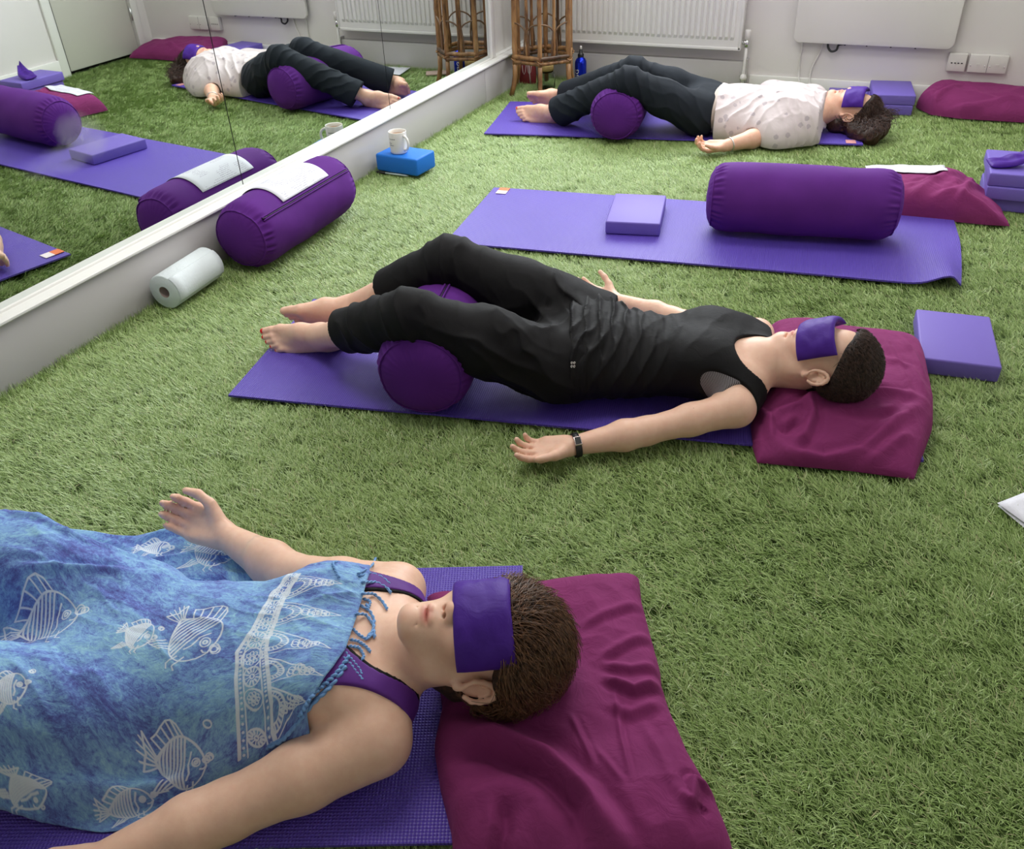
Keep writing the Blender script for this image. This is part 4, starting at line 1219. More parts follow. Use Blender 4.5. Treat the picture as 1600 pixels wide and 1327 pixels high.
def leg(B, hip, kn, an, r=(0.086, 0.074, 0.054, 0.053, 0.034), tag='leg'):
    hip, kn, an = (np.asarray(p, float) for p in (hip, kn, an))
    B.chain([hip, hip * 0.5 + kn * 0.5, kn], [r[0], r[1], r[2]], 0.03, tag)
    calf = kn * 0.66 + an * 0.34; d = unit(an - kn); back = V3(0, 0, -1) - d * (-d[2]); calf = calf + unit(back) * 0.010
    B.chain([kn, calf, an], [r[2], r[3], r[4]], 0.03, tag)


def torso(B, pel, wai, che, nek, shL, shR, hipL, hipR, w=(0.132, 0.110, 0.125), fl=0.66, bust=0.06, tag='torso', neckr=0.050, bz=0.045):
    f = (UPZ, fl)
    B.chain([pel, wai, che], list(w), 0.05, tag, f)
    lat = unit(np.asarray(shL) - np.asarray(shR)); up = unit(np.asarray(che) - np.asarray(wai))
    B.rc(hipL * 0.80 + pel * 0.2, hipR * 0.80 + pel * 0.2, 0.085, 0.085, 0.05, tag)
    c1 = che + up * 0.09
    B.rc(c1 + lat * 0.105, c1 - lat * 0.105, 0.062, 0.062, 0.05, tag)
    B.rc(shL, nek * 0.55 + shL * 0.45, 0.046, 0.040, 0.04, tag); B.rc(shR, nek * 0.55 + shR * 0.45, 0.046, 0.040, 0.04, tag)
    B.rc(nek * 0.55 + shL * 0.45, nek, 0.040, 0.045, 0.04, tag); B.rc(nek * 0.55 + shR * 0.45, nek, 0.040, 0.045, 0.04, tag)
    for s_ in (-1, 1): B.el(che + lat * s_ * 0.078 + UPZ * bz + up * 0.01, (bust * 1.05, bust * 1.05, bust * 0.72), None, 0.05, tag)
    return lat, up


B2 = Body()
HIPL, HIPR = at(868, 572, 0.115), at(928, 506, 0.128)
KNL, KNR = at(640, 492, 0.280), at(703, 411, 0.290)
ANL, ANR = at(500, 526, 0.068), at(545, 480, 0.080)
PEL, WAI, CHE, NEK = at(900, 548, 0.112), at(985, 552, 0.108), at(1092, 556, 0.112), at(1190, 566, 0.128)
SHL, SHR = at(1150, 638, 0.078), at(1182, 524, 0.075)
ELL, WRL = at(1008, 674, 0.045), at(893, 697, 0.036)
ELR, WRR = at(1048, 497, 0.038), at(962, 470, 0.042)
HC2 = V3(2.2371, 0.8547, 0.1551); R2 = rod_rot((0.0329, -0.4363, -0.3669)) @ np.array([[0.2474, 0, math.cos(0.25)], [-0.9689, 0, math.sin(0.25)], [0, 1, 0]])
lat2, up2 = torso(B2, PEL, WAI, CHE, NEK, SHL, SHR, HIPL, HIPR, w=(0.142, 0.124, 0.140), bust=0.062)
leg(B2, HIPL, KNL, ANL); leg(B2, HIPR, KNR, ANR, r=(0.090, 0.082, 0.062, 0.055, 0.034))
L2 = head(B2, HC2, R2, 0.95)
B2.rc(L2(0, -0.018, -0.085), NEK, 0.047, 0.052, 0.035, 'skin')
arm(B2, SHL, ELL, WRL, r=(0.046, 0.039, 0.034, 0.0375, 0.0235)); arm(B2, SHR, ELR, WRR, r=(0.044, 0.036, 0.033, 0.036, 0.0235))
fw = unit(at(780, 712, 0.03) - WRL)
hand(B2, WRL, fw + V3(0, 0, -0.05), V3(-0.15, -0.25, 0.95), V3(0.1, -1, -0.1), (0.30, 0.36, 0.42, 0.48), 0.95, 0.15, 0.03)
fw = unit(at(905, 452, 0.045) - WRR)
hand(B2, WRR, fw, V3(0, -0.2, 0.97), V3(-0.5, 1, 0.05), (0.26, 0.32, 0.36, 0.40), 0.93, 0.2, 0.02)
nL = foot(B2, ANL, at(400, 529, 0.075) - at(505, 533, 0.060), V3(-0.38, -0.72, 0.50), V3(-0.1, 0.50, 0.85), 1.02)
nR = foot(B2, ANR, at(434, 476, 0.075) - at(541, 492, 0.060), V3(-0.05, 0.86, 0.42), V3(0.05, -0.40, 0.90), 1.04)
pink = SKIN_RED
sp2 = [(L2(0, 0.096, -0.0635), ((0.021 * 0.95, 0.018, 0.0095 * 0.95), R2.T), LIP, 0.85), (L2(0.04, 0.065, -0.03), 0.035, pink, 0.25)]
p2 = person('person', B2, 0.0033, 'woman in black tank top and trousers lying on her back, watch on wrist', spots=sp2)
add_nails(nL, p2, M_red_nail)


def fold_field(spec):
    """spec: list of (centre, direction of the crease, wave vector length, radius, amplitude, seed)"""
    def f(P):
        d = np.zeros(len(P))
        for c, dr, wl, rad, amp, sd in spec:
            q = P - np.asarray(c); r2 = (q ** 2).sum(1) / rad ** 2; m = r2 < 4
            if not m.any(): continue
            qq = q[m]; ph = qq @ unit(dr) * 2 * PI / wl + 2.2 * vnoise(P[m], 9, sd) + 1.0 * vnoise(P[m], 22, sd + 3)
            s = 1.7 * (1 - np.abs(np.sin(ph * 0.5))) ** 1.6 - 0.55
            d[m] -= amp * s * np.exp(-r2[m] * 1.2)
        return d
    return f


shinL = unit(ANL - KNL); shinR = unit(ANR - KNR)
CUFL, CUFR = KNL + (ANL - KNL) * 0.66, KNR + (ANR - KNR) * 0.68
fld = fold_field([(KNL, V3(1, 0.2, 0.4), 0.055, 0.11, 0.0065, 1), (KNR, V3(1, 0.3, 0.3), 0.055, 0.11, 0.0065, 2), (HIPL * 0.8 + KNL * 0.2, V3(0.7, -0.2, 0.7), 0.07, 0.15, 0.011, 3),
                  (HIPR * 0.8 + KNR * 0.2, V3(0.7, 0.2, 0.7), 0.07, 0.15, 0.011, 4), (PEL + V3(-0.03, 0, 0.08), V3(0.8, 0.5, 0), 0.05, 0.12, 0.004, 5), (KNL * 0.5 + HIPL * 0.5, V3(0.3, 0.4, 0.8), 0.09, 0.16, 0.008, 6),
                  (KNL * 0.6 + ANL * 0.4, V3(0.5, 0.3, 0.8), 0.07, 0.14, 0.007, 7)])
T2 = Body(); T2.p = [dict(p) for p in B2.p if p['tag'] in ('leg', 'torso')]
for K, A_ in ((KNL, CUFL), (KNR, CUFR)): T2.rc(K * 0.8 + A_ * 0.2, A_ + unit(A_ - K) * 0.02, 0.050, 0.050, 0.03, 'leg')
carve = [dict(t=0, a=CUFL - shinL * 0.03, b=CUFL + shinL * 0.1, ra=0.047, rb=0.050, k=0.004, tag='', flat=None, sub=True), dict(t=0, a=CUFR - shinR * 0.03, b=CUFR + shinR * 0.1, ra=0.047, rb=0.050, k=0.004, tag='', flat=None, sub=True)]


def cuff_cut(c, d, r):
    d = unit(d)
    def f(X, Y, Z):
        a = (X - c[0]) * d[0] + (Y - c[1]) * d[1] + (Z - c[2]) * d[2]
        rr_ = np.sqrt((X - c[0]) ** 2 + (Y - c[1]) ** 2 + (Z - c[2]) ** 2)
        return np.where(rr_ < r, a, -0.05)
    return f


cloth('trousers', T2, 0.0032, M_black, p2, grow=0.012, post=fld, carve=carve, floor=0.002,
      cuts=[cuff_cut(CUFL, shinL + V3(0, -0.10, -0.15), 0.30), cuff_cut(CUFR, shinR, 0.30), plane_cut(PEL + up2 * 0.10, up2)])
# tank top
nkc = at(1200, 566, 0.15); arc_n = at(1112, 646, 0.12); arc_f = at(1180, 496, 0.12)


def ell_cut(c, rx, ry, ax, inside=True):
    ax = unit([ax[0], ax[1], 0]); ay = V3(-ax[1], ax[0], 0)
    def f(X, Y, Z):
        u = ((X - c[0]) * ax[0] + (Y - c[1]) * ax[1]) / rx; v = ((X - c[0]) * ay[0] + (Y - c[1]) * ay[1]) / ry
        return (1 - np.sqrt(u * u + v * v)) * min(rx, ry) + 0 * Z
    return f


TK = Body(); TK.p = [dict(p) for p in B2.p if p['tag'] == 'torso']
hem = PEL - up2 * 0.015
fldT = fold_field([(PEL + up2 * 0.06 + UPZ * 0.06, up2 + V3(0.1, 0.15, 0), 0.034, 0.15, 0.0075, 11), (WAI + UPZ * 0.04 + lat2 * 0.08, up2 * 0.8 + V3(0, 0, -0.5), 0.042, 0.13, 0.006, 12), (CHE + UPZ * 0.08 - up2 * 0.05, up2 + lat2 * 0.6, 0.07, 0.13, 0.003, 13),
                   (WAI + UPZ * 0.05 - lat2 * 0.09, up2 + V3(0, 0.3, 0), 0.04, 0.12, 0.0055, 14), (PEL + UPZ * 0.06 + lat2 * 0.10, up2 * 0.9 + lat2 * 0.35, 0.04, 0.12, 0.007, 15)])
tank2 = cloth('tank_top', TK, 0.0032, M_blacktop, p2, grow=0.0205, post=lambda P: fldT(P) + 0.0125 * np.clip(((P - PEL) @ up2 - 0.10) / 0.14, 0, 1), floor=0.002,
      cuts=[plane_cut(hem, -up2 + lat2 * 0.12), ell_cut(nkc, 0.088, 0.078, up2), ell_cut(arc_n, 0.150, 0.128, up2), ell_cut(arc_f, 0.13, 0.07, up2), plane_cut(NEK + up2 * 0.03, up2)])


def bra_mat():
    t = NT('striped_grey_jersey'); t.set(Roughness=0.8); v = t.coord('Object'); sx = t.n('ShaderNodeSeparateXYZ'); t.l(v, sx.inputs[0])
    s = t.math('SINE', t.math('MULTIPLY', t.math('ADD', sx.outputs[0], t.math('MULTIPLY', sx.outputs[2], 0.5)), 2 * PI / 0.0042))
    t.l(t.mix(t.math('GREATER_THAN', s, 0.1), srgb(44, 42, 46), srgb(150, 144, 148)), t.b.inputs['Base Color']); return t.m


cloth('sports_bra', TK, 0.0032, bra_mat(), p2, grow=0.0045, floor=0.002,
      cuts=[plane_cut(CHE - up2 * 0.09, -up2), plane_cut(CHE + lat2 * 0.075, -lat2), ell_cut(nkc, 0.094, 0.084, up2), ell_cut(at(1165, 650, 0.10), 0.095, 0.085, up2), ell_cut(at(1186, 500, 0.10), 0.08, 0.05, up2), plane_cut(NEK + up2 * 0.03, up2)])
# little white mark on the hem
from mathutils.bvhtree import BVHTree
bt = BVHTree.FromPolygons([tuple(v.co) for v in tank2.data.vertices], [tuple(f.vertices) for f in tank2.data.polygons])
dm_ = FX + (895 - 800) / FPX * RX - (570 - 663.5) / FPX * UX; hp_, hn_, _, _ = bt.ray_cast(Vector(CAM_P), Vector(dm_).normalized())
if hp_ is not None:
    hn_ = np.array(hn_); e1 = unit(up2 - hn_ * (up2 @ hn_)); e2 = np.cross(hn_, e1); hp_ = np.array(hp_) + hn_ * 0.0012
    for a, b in ((-0.0038, 0.0045), (0.0038, 0.0045), (-0.0038, -0.0045), (0.0038, -0.0045)):
        c_ = hp_ + e1 * a + e2 * b
        MB().tube([c_ + 0.0024 * (math.cos(t) * e1 + math.sin(t) * e2) for t in np.linspace(0, 5.4, 10)], 0.0010, 6).build('white_mark', M_white_plastic, tank2)
# watch
wd = unit(WRL - ELL); wc = WRL - wd * 0.012; wn = unit(V3(0.0, -0.55, 0.8)); wn = unit(wn - wd * (wn @ wd)); wl = np.cross(wd, wn)
M_strap = plain('black_strap', (0.012, 0.012, 0.014, 1), 0.45)
ringp = [wc + wn * 0.0262 * math.cos(a) + wl * 0.0292 * math.sin(a) for a in np.linspace(0, 2 * PI, 41)]
P = np.array([[p + (p - wc) * s_ + wd * o_ for p in ringp] for s_, o_ in ((0.0, -0.008), (0.075, -0.008), (0.075, 0.008), (0.0, 0.008), (0.0, -0.008))])
ws = MB().grid(P).build('wrist_watch', M_strap, p2)
cc = wc + wn * 0.0275 - wl * 0.004; Rw = Matrix((tuple(wd), tuple(wl), tuple(wn))).transposed()
MB().box((-0.0095, -0.012, 0.0), (0.0095, 0.012, 0.0065), rot=Rw, loc=cc).build('watch_case', plain('pale_metal', srgb(214, 196, 190), 0.25, 0.9), ws, bevel=0.002)
MB().box((-0.0072, -0.0095, 0.0062), (0.0072, 0.0095, 0.0072), rot=Rw, loc=cc).build('watch_face', M_black_plastic, ws)

# short dark hair
M_hair2 = hair_mat('dark_short_hair', srgb(18, 13, 11), srgb(34, 26, 22), 0.8)


def hair_cap(B, L, Rm, Hc, sc, thick, hairline, h, mat, parent, name='hair', k=0.02, bump=0.003, freq=40, extra=()):
    A = np.array([Rm[:, 0], Rm[:, 1], Rm[:, 2]]); H = Body()
    H.el(L(0, -0.018, 0.036), V3(0.073 + thick, 0.092 + thick, 0.085 + thick) * sc, A, 0.02, 'hair')
    H.rc(L(0, -0.058, -0.01), L(0, -0.052, -0.065), (0.042 + thick) * sc, (0.034 + thick * 0.5) * sc, 0.010, 'hair')
    for e in extra: H.el(L(*e[0]), V3(*e[1]) * sc, A, 0.03, 'hair')
    zs, ys = zip(*hairline)
    def cut(X, Y, Z):
        q = [(X - Hc[0]) * A[i][0] + (Y - Hc[1]) * A[i][1] + (Z - Hc[2]) * A[i][2] for i in range(3)]
        zz = q[2] / sc; lim = np.interp(zz, zs, ys); return (q[1] / sc - lim) * 0.8
    def ear(X, Y, Z):
        q = [(X - Hc[0]) * A[i][0] + (Y - Hc[1]) * A[i][1] + (Z - Hc[2]) * A[i][2] for i in range(3)]
        return np.where(np.abs(q[0]) > 0.05, 0.024 - np.sqrt(((q[1] / sc + 0.010) / 0.9) ** 2 + ((q[2] / sc + 0.008) / 1.25) ** 2), -0.05)
    V, Q = H.mesh(h, cuts=[(cut, 0.016), (ear, 0.006)], post=lambda P: bump * vnoise(P, freq, 3, 2)); V = relax(V, Q, 1, 0.4)
    return arr_mesh(name, V, Q, mat, parent)


def hair_strands(L, n, length, mlen, hairline, thick, seed, flow, curl=0.0, lift=0.006, ymin=-0.125, zmin=-0.075):
    """strands lying over the head; flow: function(local points)->local direction"""
    r_ = np.random.default_rng(seed); zs, ys = zip(*hairline); out = []
    d = r_.normal(size=(n * 5, 3)); d /= np.linalg.norm(d, axis=1)[:, None]
    c = np.array([0, -0.018, 0.036]); R_ = np.array([0.075, 0.092, 0.085]) + thick + 0.001
    p = c + d * R_
    lo_ = p[:, 2] < 0.0; p[lo_, 0] *= np.clip(1 + p[lo_, 2] * 2.0, 0.6, 1)
    ok = (p[:, 1] < np.interp(p[:, 2], zs, ys) - 0.002) & ~((np.abs(p[:, 0]) > 0.05) & (np.hypot((p[:, 1] + 0.01) / 0.9, (p[:, 2] + 0.008) / 1.25) < 0.027)) & (p[:, 2] > zmin)
    p = p[ok][:n]; n = len(p); step = (length * r_.uniform(0.6, 1.2, n) / (mlen - 1))[:, None]
    ph = r_.uniform(0, 6.28, n); S = [p]; q = p.copy(); lf = r_.uniform(0.1, 1, n) * lift
    wob = r_.normal(0, 0.35, (n, 3))
    for i in range(1, mlen):
        nn = (q - c) / R_ ** 2; nn /= np.linalg.norm(nn, axis=1)[:, None]
        f = flow(q) + wob; f -= nn * (f * nn).sum(1)[:, None]; f /= np.linalg.norm(f, axis=1)[:, None] + 1e-9
        q = q + f * step
        e = (q - c) / R_; rad = np.linalg.norm(e, axis=1)[:, None]; tgt = 1 + (lf * (i / mlen))[:, None] / 0.085
        q = c + e / rad * R_ * np.where(q[:, 2:3] > -0.02, tgt, np.maximum(rad, 1) * 1.0)
        if curl: q = q + curl * np.stack([np.sin(ph + i * 1.1), np.cos(ph + i * 0.9), np.sin(ph * 2 + i)], 1)
        S.append(q.copy())
    S = np.stack(S, 1)
    o = L(0, 0, 0); ax = np.stack([L(1, 0, 0) - o, L(0, 1, 0) - o, L(0, 0, 1) - o])
    return o + S @ ax


HL2 = [(-0.12, -0.060), (-0.05, -0.036), (-0.02, -0.030), (0.02, -0.022), (0.05, 0.015), (0.075, 0.050), (0.10, 0.066), (0.14, 0.08)]
hair_cap(B2, L2, R2, HC2, 0.95, 0.009, HL2, 0.003, M_hair2, p2, bump=0.003, freq=70)
flow_back = lambda q: np.stack([0.25 * q[:, 0] / 0.08, -0.8 + 0 * q[:, 0], 0.35 - 4 * np.maximum(0, -q[:, 1] - 0.05)], 1)
hair_curves('hair_strands', hair_strands(L2, 9000, 0.024, 5, HL2, 0.0125, 5, flow_back, lift=0.010), 0.0007, hair_mat('dark_short_strands', srgb(26, 18, 15), srgb(82, 58, 46)), p2)
eye_pillow(HC2, R2, 0.95, 'purple eye pillow over the eyes of the woman in black', z0=0.004, w=0.108, half=0.096, R=0.067, y0=0.026, shift=0.012, skew=0.3)
# ------------------------------------------------------------------ nearest woman, under the blue sarong
from mathutils.bvhtree import BVHTree

B1 = Body()
HC1 = V3(1.83, -0.3262, 0.1753); R1 = rod_rot((0.1724, 0.0388, -0.0559)) @ np.array([[math.sin(0.5), 0, math.cos(0.5)], [-math.cos(0.5), 0, math.sin(0.5)], [0, 1, 0]])
U1 = V3(math.cos(0.425), math.sin(0.425), 0); A1 = V3(U1[1], -U1[0], 0)                     # towards the head, towards her left (camera side)
NEK1 = V3(1.685, -0.352, 0.118)
CHE1, WAI1, PEL1 = NEK1 - U1 * 0.155 + V3(0, 0, -0.004), NEK1 - U1 * 0.33 + V3(0, 0, -0.012), NEK1 - U1 * 0.50 + V3(0, 0, -0.010)
SHL1, SHR1 = at(588, 1158, 0.088), at(622, 922, 0.092)
ELL1, WRL1 = at(352, 1268, 0.046), at(150, 1352, 0.044)
ELR1, WRR1 = at(452, 897, 0.044), at(353, 838, 0.052)
HIPL1, HIPR1 = PEL1 + A1 * 0.10, PEL1 - A1 * 0.10
KNL1, KNR1 = PEL1 - U1 * 0.40 + A1 * 0.17 + V3(0, 0, 0.19), PEL1 - U1 * 0.40 - A1 * 0.17 + V3(0, 0, 0.205)
torso(B1, PEL1, WAI1, CHE1, NEK1, SHL1, SHR1, HIPL1, HIPR1, w=(0.150, 0.132, 0.142), bust=0.066, bz=0.045)
leg(B1, HIPL1, KNL1, KNL1 - U1 * 0.33 - V3(0, 0, 0.18)); leg(B1, HIPR1, KNR1, KNR1 - U1 * 0.33 - V3(0, 0, 0.18))
L1 = head(B1, HC1, R1, 1.0, low=-0.0145)
B1.rc(L1(0, -0.020, -0.085), NEK1 + V3(0, 0, 0.005), 0.049, 0.055, 0.035, 'skin')
arm(B1, SHL1, ELL1, WRL1, r=(0.058, 0.054, 0.045, 0.046, 0.029)); arm(B1, SHR1, ELR1, WRR1, r=(0.052, 0.046, 0.042, 0.045, 0.0285))
for s_ in (-1, 1): B1.rc(NEK1 + A1 * s_ * 0.018 - U1 * 0.012 + V3(0, 0, 0.038), NEK1 + A1 * s_ * 0.085 - U1 * 0.008 + V3(0, 0, 0.026), 0.009, 0.008, 0.02, 'skin')   # collarbones
hand(B1, WRL1, U1 * -1 + A1 * 0.3, V3(0, -0.2, 1), A1, (0.3, 0.35, 0.4, 0.45), 0.98, 0.3)
hand(B1, WRR1, at(290, 806, 0.070) - WRR1, unit(V3(0.15, -0.62, 0.75)), V3(0.10, 1, 0.55), (0.62, 0.58, 0.54, 0.46), 1.06, 0.45, 0.0)
sp1 = [(L1(0, 0.0965, -0.0785), ((0.022, 0.020, 0.0110), R1.T), LIP, 0.85), (L1(0.042, 0.062, -0.026), 0.035, SKIN_RED, 0.28), (L1(0, 0.095, -0.11), 0.016, SKIN_RED, 0.25), (L1(0, 0.100, -0.036), 0.018, SKIN_RED, 0.3),
       (L1(0.08, -0.012, -0.006), 0.03, SKIN_RED, 0.3), (at(285, 795, 0.075), 0.055, SKIN_RED, 0.55), (L1(0.0072, 0.0945, -0.0485), 0.006, srgb(70, 30, 26)[:3], 0.8)]  # last spot paints the nostril's shade into the skin colour
p1 = person('person', B1, 0.0022, 'nearest woman lying under the blue fish sarong, short brown hair', coarse=(1.22, 0.006), tint=np.array(srgb(236, 194, 168)[:3]), spots=sp1)

# purple tank top: neckline and armholes measured on the photograph
M_vest = cloth_mat('purple_vest', srgb(92, 40, 132), sheen=0.2, var=0.06, weave=1400, wr=0.10, rough=0.6, spec=0.3)
K1 = Body(); K1.p = [dict(p) for p in B1.p if p['tag'] == 'torso']
nk1 = NEK1 + U1 * 0.010
cloth('vest_top', K1, 0.0026, M_vest, p1, grow=0.0045, floor=0.004,
      cuts=[ell_cut(nk1 + U1 * 0.015 , 0.135, 0.098, U1), ell_cut(SHL1 + A1 * 0.055 - U1 * 0.02, 0.155, 0.092, U1), ell_cut(SHR1 - A1 * 0.032 - U1 * 0.02, 0.155, 0.075, U1), plane_cut(NEK1 + U1 * 0.045, U1), plane_cut(CHE1 - U1 * 0.10, -U1)])
K1b = Body(); K1b.p = [dict(p) for p in K1.p]
cloth('black_strap', K1b, 0.0026, M_blacktop, p1, grow=0.003, floor=0.004,
      cuts=[ell_cut(nk1 + U1 * 0.015, 0.130, 0.092, U1), ell_cut(SHL1 + A1 * 0.045 - U1 * 0.02, 0.165, 0.092, U1), ell_cut(SHR1 - A1 * 0.035 - U1 * 0.02, 0.165, 0.075, U1), plane_cut(NEK1 + U1 * 0.045, U1), plane_cut(CHE1 - U1 * 0.05, -U1)])

# hair
M_hair1 = hair_mat('brown_hair', srgb(44, 28, 18), srgb(132, 92, 62))
HL1 = [(-0.13, -0.050), (-0.06, -0.030), (-0.02, -0.026), (0.015, -0.004), (0.030, 0.045), (0.040, 0.095), (0.10, 0.12), (0.14, 0.13)]
hair_cap(B1, L1, R1, HC1, 1.0, 0.021, HL1, 0.0028, hair_mat('brown_hair_mass', srgb(34, 22, 15), srgb(70, 46, 32), 0.8), p1, bump=0.010, freq=26, extra=[((0, -0.07, -0.05), (0.062, 0.045, 0.045))])
flow1 = lambda q: np.stack([0.5 * np.sin(q[:, 2] * 45 + q[:, 1] * 20) + 0.7 * q[:, 0] / 0.08, -1.0 + 6 * np.maximum(0, 0.10 - q[:, 2]) * 0, 0.55 - 9 * np.maximum(0, -q[:, 1] - 0.01)], 1)
hair_curves('hair_strands', hair_strands(L1, 9000, 0.085, 11, HL1, 0.026, 9, flow1, curl=0.0008, lift=0.020, zmin=-0.10), 0.00075, M_hair1, p1)
eye_pillow(HC1, R1, 1.0, 'purple satin eye pillow over the eyes of the nearest woman', z0=0.012, w=0.100, half=0.100, R=0.072, y0=0.021, shift=0.010, skew=0.2)

# ------------------------------------------------------------------ sarong
OB = Body(); OB.p = [dict(p) for p in B1.p if p['tag'] in ('torso', 'leg')]
Vo, _ = OB.mesh(0.005, grow=0.006)
gs = 0.006; gx0, gy0 = 0.36, -1.30; gnx, gny = 232, 214
obs = np.full((gnx, gny), 0.008)
ix = ((Vo[:, 0] - gx0) / gs).round().astype(int); iy = ((Vo[:, 1] - gy0) / gs).round().astype(int)
ok = (ix >= 0) & (ix < gnx) & (iy >= 0) & (iy < gny); np.maximum.at(obs, (ix[ok], iy[ok]), Vo[ok, 2])
for _ in range(2): obs = np.maximum(obs, 0.25 * (np.roll(obs, 1, 0) + np.roll(obs, -1, 0) + np.roll(obs, 1, 1) + np.roll(obs, -1, 1)))


def P2(px, py, z): return at(px, py, z)[:2]


ua = A1[:2]
near_e = np.array([(0.40, -1.19), (0.80, -1.02), P2(-60, 1272, 0), P2(0, 1285, 0), P2(80, 1298, 0), P2(160, 1308, 0), P2(260, 1262, 0.015) + 0.03 * ua, P2(360, 1205, 0.03) + 0.05 * ua, P2(440, 1163, 0.05) + 0.06 * ua, P2(486, 1130, 0.10) + 0.045 * ua])
far_e = np.array([(0.30, -0.44), (0.62, -0.29), (0.80, -0.245), P2(180, 842, 0), P2(215, 844, 0), P2(290, 824, 0), P2(372, 868, 0.008), P2(405, 905, 0.03), P2(490, 900, 0.09), P2(580, 893, 0.145)])
neck_e = np.array([near_e[-1], P2(506, 1112, 0.13) + 0.012 * ua, P2(528, 1072, 0.16), P2(545, 1035, 0.175), P2(556, 990, 0.185), P2(572, 945, 0.178), P2(582, 915, 0.165), far_e[-1]])
foot_e = np.array([near_e[0], far_e[0]])


def polyline(Pn, t):
    d = np.r_[0, np.cumsum(np.linalg.norm(np.diff(Pn, axis=0), axis=1))]; d /= d[-1]
    return np.stack([np.interp(t, d, Pn[:, k]) for k in range(Pn.shape[1])], -1)


def smooth1(Pn, it=6):
    Pn = Pn.copy()
    for _ in range(it): Pn[1:-1] = 0.5 * Pn[1:-1] + 0.25 * (Pn[:-2] + Pn[2:])
    return Pn


def coons(b0, b1, l0, l1, nu, nv, sm=6):
    """b0,b1: edges along u at v=0 and 1; l0,l1: edges along v at u=0 and 1"""
    u = np.linspace(0, 1, nu); v = np.linspace(0, 1, nv)
    B0, B1_, A0, A1_ = smooth1(polyline(b0, u), sm), smooth1(polyline(b1, u), sm), smooth1(polyline(l0, v), sm), smooth1(polyline(l1, v), sm)
    U, V = u[:, None, None], v[None, :, None]
    return (1 - V) * B0[:, None] + V * B1_[:, None] + (1 - U) * A0[None] + U * A1_[None] - ((1 - U) * (1 - V) * B0[0] + U * (1 - V) * B0[-1] + (1 - U) * V * B1_[0] + U * V * B1_[-1])


SU, SV = 300, 240
G2 = coons(near_e, far_e, foot_e, neck_e, SU, SV)
# cloth as a taut skin over the body: relaxes between the body below and its own pull
H = obs.copy()
msk = np.zeros_like(H, bool)
jx = ((G2[..., 0] - gx0) / gs).round().astype(int).clip(0, gnx - 1); jy = ((G2[..., 1] - gy0) / gs).round().astype(int).clip(0, gny - 1); msk[jx, jy] = True
for _ in range(700):
    Av = 0.25 * (np.roll(H, 1, 0) + np.roll(H, -1, 0) + np.roll(H, 1, 1) + np.roll(H, -1, 1))
    H = np.where(msk, np.maximum(obs, Av - 0.00042), obs)
for _ in range(3): H = np.where(msk, np.maximum(obs - 0.001, 0.25 * (np.roll(H, 1, 0) + np.roll(H, -1, 0) + np.roll(H, 1, 1) + np.roll(H, -1, 1))), H)


def bil(Hm, x, y):
    fx, fy = (x - gx0) / gs, (y - gy0) / gs; i, j = np.floor(fx).astype(int).clip(0, gnx - 2), np.floor(fy).astype(int).clip(0, gny - 2); a, b = fx - i, fy - j
    return (1 - a) * (1 - b) * Hm[i, j] + a * (1 - b) * Hm[i + 1, j] + (1 - a) * b * Hm[i, j + 1] + a * b * Hm[i + 1, j + 1]


SZ = bil(H, G2[..., 0], G2[..., 1]) + 0.004
uu, vv = np.meshgrid(np.linspace(0, 1, SU), np.linspace(0, 1, SV), indexing='ij')


def ridge(X, Y, pts, amp, wd, sharp=1.0):
    """raised fold along a polyline lying on the ground plan"""
    pts = np.asarray(pts, float); best = np.full(X.shape, 9.0); along = np.zeros(X.shape); Lt = 0; tot = np.linalg.norm(np.diff(pts, axis=0), axis=1).sum(); sgn = np.zeros(X.shape)
    for a, b in zip(pts[:-1], pts[1:]):
        d = b - a; l = np.linalg.norm(d); t = (((X - a[0]) * d[0] + (Y - a[1]) * d[1]) / l ** 2).clip(0, 1)
        rx, ry = X - a[0] - t * d[0], Y - a[1] - t * d[1]; ds = np.hypot(rx, ry); m = ds < best
        best = np.where(m, ds, best); along = np.where(m, (Lt + t * l) / tot, along); sgn = np.where(m, np.sign(d[0] * ry - d[1] * rx), sgn); Lt += l
    taper = np.clip(np.minimum(along, 1 - along) * 4 + 0.12, 0, 1)
    q = best / wd
    return amp * taper * (np.exp(-q ** 2) - 0.35 * np.exp(-((q - 1.7) / 0.8) ** 2) * (sgn > 0) * sharp)


X_, Y_ = G2[..., 0], G2[..., 1]
fz = np.zeros_like(SZ)
for pts, amp, wd in (([(0, 812, 0.2), (90, 845, 0.15), (200, 872, 0.1), (300, 890, 0.06), (370, 905, 0.04)], 0.022, 0.009), ([(0, 838, 0.25), (80, 850, 0.22), (120, 870, 0.2), (230, 892, 0.15), (330, 915, 0.12)], 0.016, 0.012),
                     ([(20, 905, 0.25), (130, 905, 0.22), (220, 915, 0.18)], 0.012, 0.008), ([(215, 850, 0.0), (270, 838, 0.0), (330, 835, 0.0)], 0.012, 0.012), ([(60, 1030, 0.2), (100, 1075, 0.2), (110, 1110, 0.2)], 0.005, 0.014),
                     ([(400, 935, 0.15), (470, 930, 0.17), (550, 920, 0.17)], 0.005, 0.014), ([(470, 1120, 0.12), (500, 1060, 0.16), (530, 1000, 0.18)], 0.005, 0.012), ([(0, 1258, 0.03), (90, 1262, 0.03), (200, 1243, 0.04), (330, 1205, 0.05)], 0.022, 0.012)):
    fz += ridge(X_, Y_, [P2(*p) for p in pts], amp, wd)
